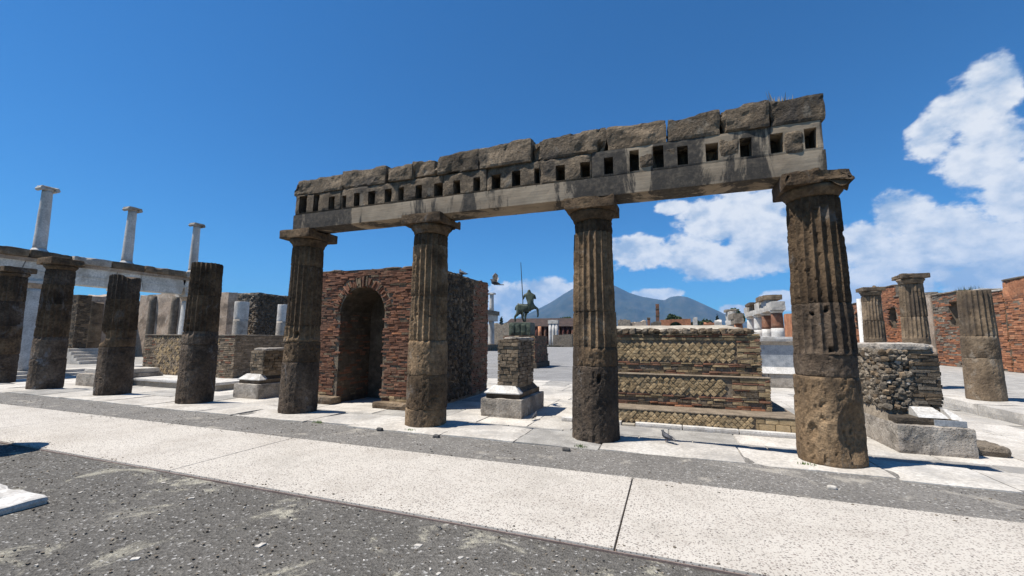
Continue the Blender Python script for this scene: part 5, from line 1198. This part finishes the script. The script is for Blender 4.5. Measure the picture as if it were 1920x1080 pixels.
# loose pebbles: far too many to count
def pebbles():
    rs = np.random.RandomState(5); mb = [MB(), MB(), MB()]
    base = [lattice(1, 1, 1)[0], lattice(2, 2, 1)[0]]
    n = 0
    while n < 7000:
        if rs.rand() < 0.72:
            Y = 0.9+2.5*rs.rand()**0.8; X = rs.uniform(-2.2*Y-1.5, 0.95*Y+0.6)
        else:
            Y = rs.uniform(5.25, 6.4); X = rs.uniform(-16, 6)
        if n % 9 == 0: Y = (3.47+abs(rs.normal())*0.10) if n % 2 else (5.22-abs(rs.normal())*0.10); X = rs.uniform(-12, 4)
        s = 0.0025+0.0075*rs.rand()**4.0; V, Fc = lattice(1, 1, 1); v = V*0.8+rs.uniform(-0.45, 0.45, V.shape)
        a = rs.uniform(0, 6.3); v = np.stack([v[:, 0]*math.cos(a)-v[:, 1]*math.sin(a), v[:, 0]*math.sin(a)+v[:, 1]*math.cos(a), v[:, 2]*0.6], 1)*s*np.array([1.3, 1, 1])
        w = rs.rand(); mb[0 if w < 0.10 else (1 if w < 0.90 else 2)].add(v+np.array([X, Y, s*0.25-0.004+(0.024 if 3.46 < Y < 5.23 else 0)]), Fc); n += 1
    for i in range(24):
        Y = 1.2+2.1*rs.rand(); X = rs.uniform(-1.9*Y-0.8, 0.7*Y); s = rs.uniform(0.014, 0.045); V, Fc = rock(-1, 1, -0.7, 0.7, -0.25, 0.16, 0.5, 0.15, 0.25, 1.3, 3000+i, False, 5)
        a = rs.uniform(0, 6.3); V = np.stack([V[:, 0]*math.cos(a)-V[:, 1]*math.sin(a), V[:, 0]*math.sin(a)+V[:, 1]*math.cos(a), V[:, 2]], 1)*s; mb[2 if rs.rand() < 0.7 else 1].add(V+np.array([X, Y, -0.004]), Fc)
    for m, b in zip((M_LAVA, M_RUBBLE, M_TRAV), mb):
        V, Fc = b.get(); o = put('loose_pebbles', mesh('loose_pebbles', V, Fc), m, None, (0, 0, 0)); o['kind'] = 'stuff'; tag(o, {'dark_lava_stone': 'scattered dark pebbles over the gravel', 'grey_rubble': 'scattered grey pebbles over the gravel', 'white_travertine': 'scattered white chips over the gravel'}[m.name], 'pebbles')
pebbles()

def grass_tuft(label, p, n, h, spread, mat, seed, group=None, name='grass_tuft'):
    rs = np.random.RandomState(seed); V = []; Fc = []; k = 0
    for i in range(n):
        a = rs.uniform(0, 6.3); r = spread*rs.rand(); b = np.array([p[0]+r*math.cos(a), p[1]+r*0.5*math.sin(a), p[2]]); hh = h*rs.uniform(0.4, 1.0); l = np.array([rs.uniform(-.35, .35)*hh, rs.uniform(-.35, .35)*hh, hh]); w = 0.004+0.004*rs.rand()
        V += [b+[-w, 0, 0], b+[w, 0, 0], b+l*0.6+[w*0.6, 0, 0], b+l, b+l*0.6-[w*0.6, 0, 0]]; Fc += [(k, k+1, k+2, k+3, k+4)]; k += 5
    solo(name, np.array(V), Fc, mat, label, 'grass', group)
for px, n_, h_, sp_, sd_, lb_ in ((1449, 9, 0.28, 0.05, 2201, 'small dry grass tuft, left of two on the lintel top'), (1466, 26, 0.24, 0.15, 2202, 'larger dry grass tuft on top of the lintel, right end')):
    p = gy(px, 186, YF+0.25); grass_tuft(lb_, (p[0], YF+0.25, gy(1466, 186, YF)[2]+0.02), n_, h_, sp_, M_DRY, sd_)
p = gx(1818, 545, XE+0.3); grass_tuft('green weed clump growing on top of the orange brick wall', (p[0], p[1], p[2]-0.15), 160, 0.55, 0.75, M_LEAF, 2203, None, 'weed_clump')
for i, (px, py) in enumerate(((595, 792), (769, 808), (1090, 838), (1512, 872))):
    p = gz(px, py, 0.01); grass_tuft(['tiny weeds at the foot of the left lintel column', 'tiny weeds at the foot of the niche column', 'tiny weeds at the foot of the altar column', 'tiny weeds at the foot of the pitted column'][i], (p[0], p[1], 0.0), 40, 0.06, 0.12, M_GRASS, 2210+i)
def lawn():
    rs = np.random.RandomState(9); V = []; Fc = []; k = 0
    for i in range(5000):
        px = rs.uniform(1018, 1056); p = gz(px, rs.uniform(643.5, 649.5), PZ); y = min(p[1], 96); b = np.array([p[0]*y/p[1], y, PZ-0.03]); h = rs.uniform(0.1, 0.3); w = 0.08
        V += [b+[-w, 0, 0], b+[w, 0, 0], b+[rs.uniform(-.1, .1), 0, h]]; Fc.append((k, k+1, k+2)); k += 3
    o = put('lawn', mesh('lawn', np.array(V), Fc), M_GRASS, None, (0, 0, 0)); o['kind'] = 'stuff'; tag(o, 'strip of short green grass beyond the grit square', 'grass')
lawn()

# ================================================================== pigeons
def pigeon(label, loc, yaw, flying=False, s=1.0):
    t = thing('pigeon', label, 'pigeon', loc, 'pigeons'); cy, sy = math.cos(yaw), math.sin(yaw); x0, y0, z0 = loc
    def T(p): return np.array([x0+s*(p[0]*cy-p[1]*sy), y0+s*(p[0]*sy+p[1]*cy), z0+s*p[2]])
    lift = 0.0
    pts = [(-0.16,0,0.085),(-0.09,0,0.105),(0.0,0,0.125),(0.06,0,0.15),(0.085,0,0.195),(0.10,0,0.225),(0.125,0,0.222),(0.145,0,0.215)]
    rad = [0.012,0.04,0.062,0.055,0.03,0.027,0.014,0.003]
    V, Fc = tube([T(p) for p in pts], [r*s for r in rad], 12); part('body', V, Fc, M_PIGEON, t, True)
    V, Fc = frustum(-0.26, -0.12, -0.045, 0.045, 0.068, -0.26, -0.12, -0.03, 0.03, 0.085); part('tail', np.array([T(p) for p in V]), Fc, M_PIGEON, t)
    for sd_ in (-1, 1):
        if flying:
            a = np.array([(0.06,sd_*0.04,0.15),(-0.06,sd_*0.04,0.14),(-0.10,sd_*0.30,0.30),(-0.02,sd_*0.33,0.36),(0.06,sd_*0.22,0.29)])
            V = np.concatenate([a, a+np.array([0, 0, 0.012])]); Fc = [(0,1,2,3,4),(9,8,7,6,5)]+[(i, (i+1) % 5, 5+(i+1) % 5, 5+i) for i in range(5)]
            part('wing', np.array([T(p) for p in V]), Fc, M_WING, t)
        else:
            a = np.array([(0.05,sd_*0.05,0.155),(-0.02,sd_*0.068,0.13),(-0.20,sd_*0.03,0.085),(-0.10,sd_*0.05,0.13)])
            V = np.concatenate([a, a+np.array([0, sd_*0.01, 0.008])]); Fc = [(0,1,2,3),(7,6,5,4)]+[(i, (i+1) % 4, 4+(i+1) % 4, 4+i) for i in range(4)]
            part('wing', np.array([T(p) for p in V]), Fc, M_PIGEON, t)
            V, Fc = tube([T((0.0, sd_*0.025, 0.08)), T((0.005, sd_*0.025, 0.002))], [0.006*s, 0.005*s], 6); part('leg', V, Fc, M_BRICK, t)
p = gx(866, 520, -6.3); pigeon('pigeon perched on top of the brick niche building', (p[0], p[1], 3.585), math.radians(150), False, 1.15)
p = gy(928, 529, 11.0); pigeon('pigeon flying with raised wings right of the niche building', (p[0], p[1], p[2]-0.15), math.radians(200), True, 1.0)
p = gz(1250, 831, 0.02); pigeon('dark pigeon standing on the white kerb before the altar', (p[0], 7.15, 0.02), math.radians(140), False, 0.72)
p = gz(1003, 787, PZ); pigeon('grey pigeon standing beside the brick pier pedestal', (p[0], p[1], PZ+0.003), math.radians(80), False, 0.75)

# ================================================================== air
def haze():
    V, Fc = box(-9500, 9500, -600, 12900, PZ-1.1, 1290)
    me = mesh('haze', V, Fc); m = bpy.data.materials.new('thin_air'); m.use_nodes = True; nt = m.node_tree; nt.nodes.clear()
    o = nt.nodes.new('ShaderNodeOutputMaterial'); v = nt.nodes.new('ShaderNodeVolumePrincipled')
    v.inputs['Color'].default_value = (0.26, 0.55, 1.0, 1); v.inputs['Density'].default_value = 5.2e-5; v.inputs['Anisotropy'].default_value = 0.0
    nt.links.new(v.outputs[0], o.inputs['Volume'])
    ob = put('haze', me, m, None, (0, 0, 0)); ob['kind'] = 'stuff'; ob['label'] = 'thin blue air haze over the far plain'; ob['category'] = 'haze'
haze()
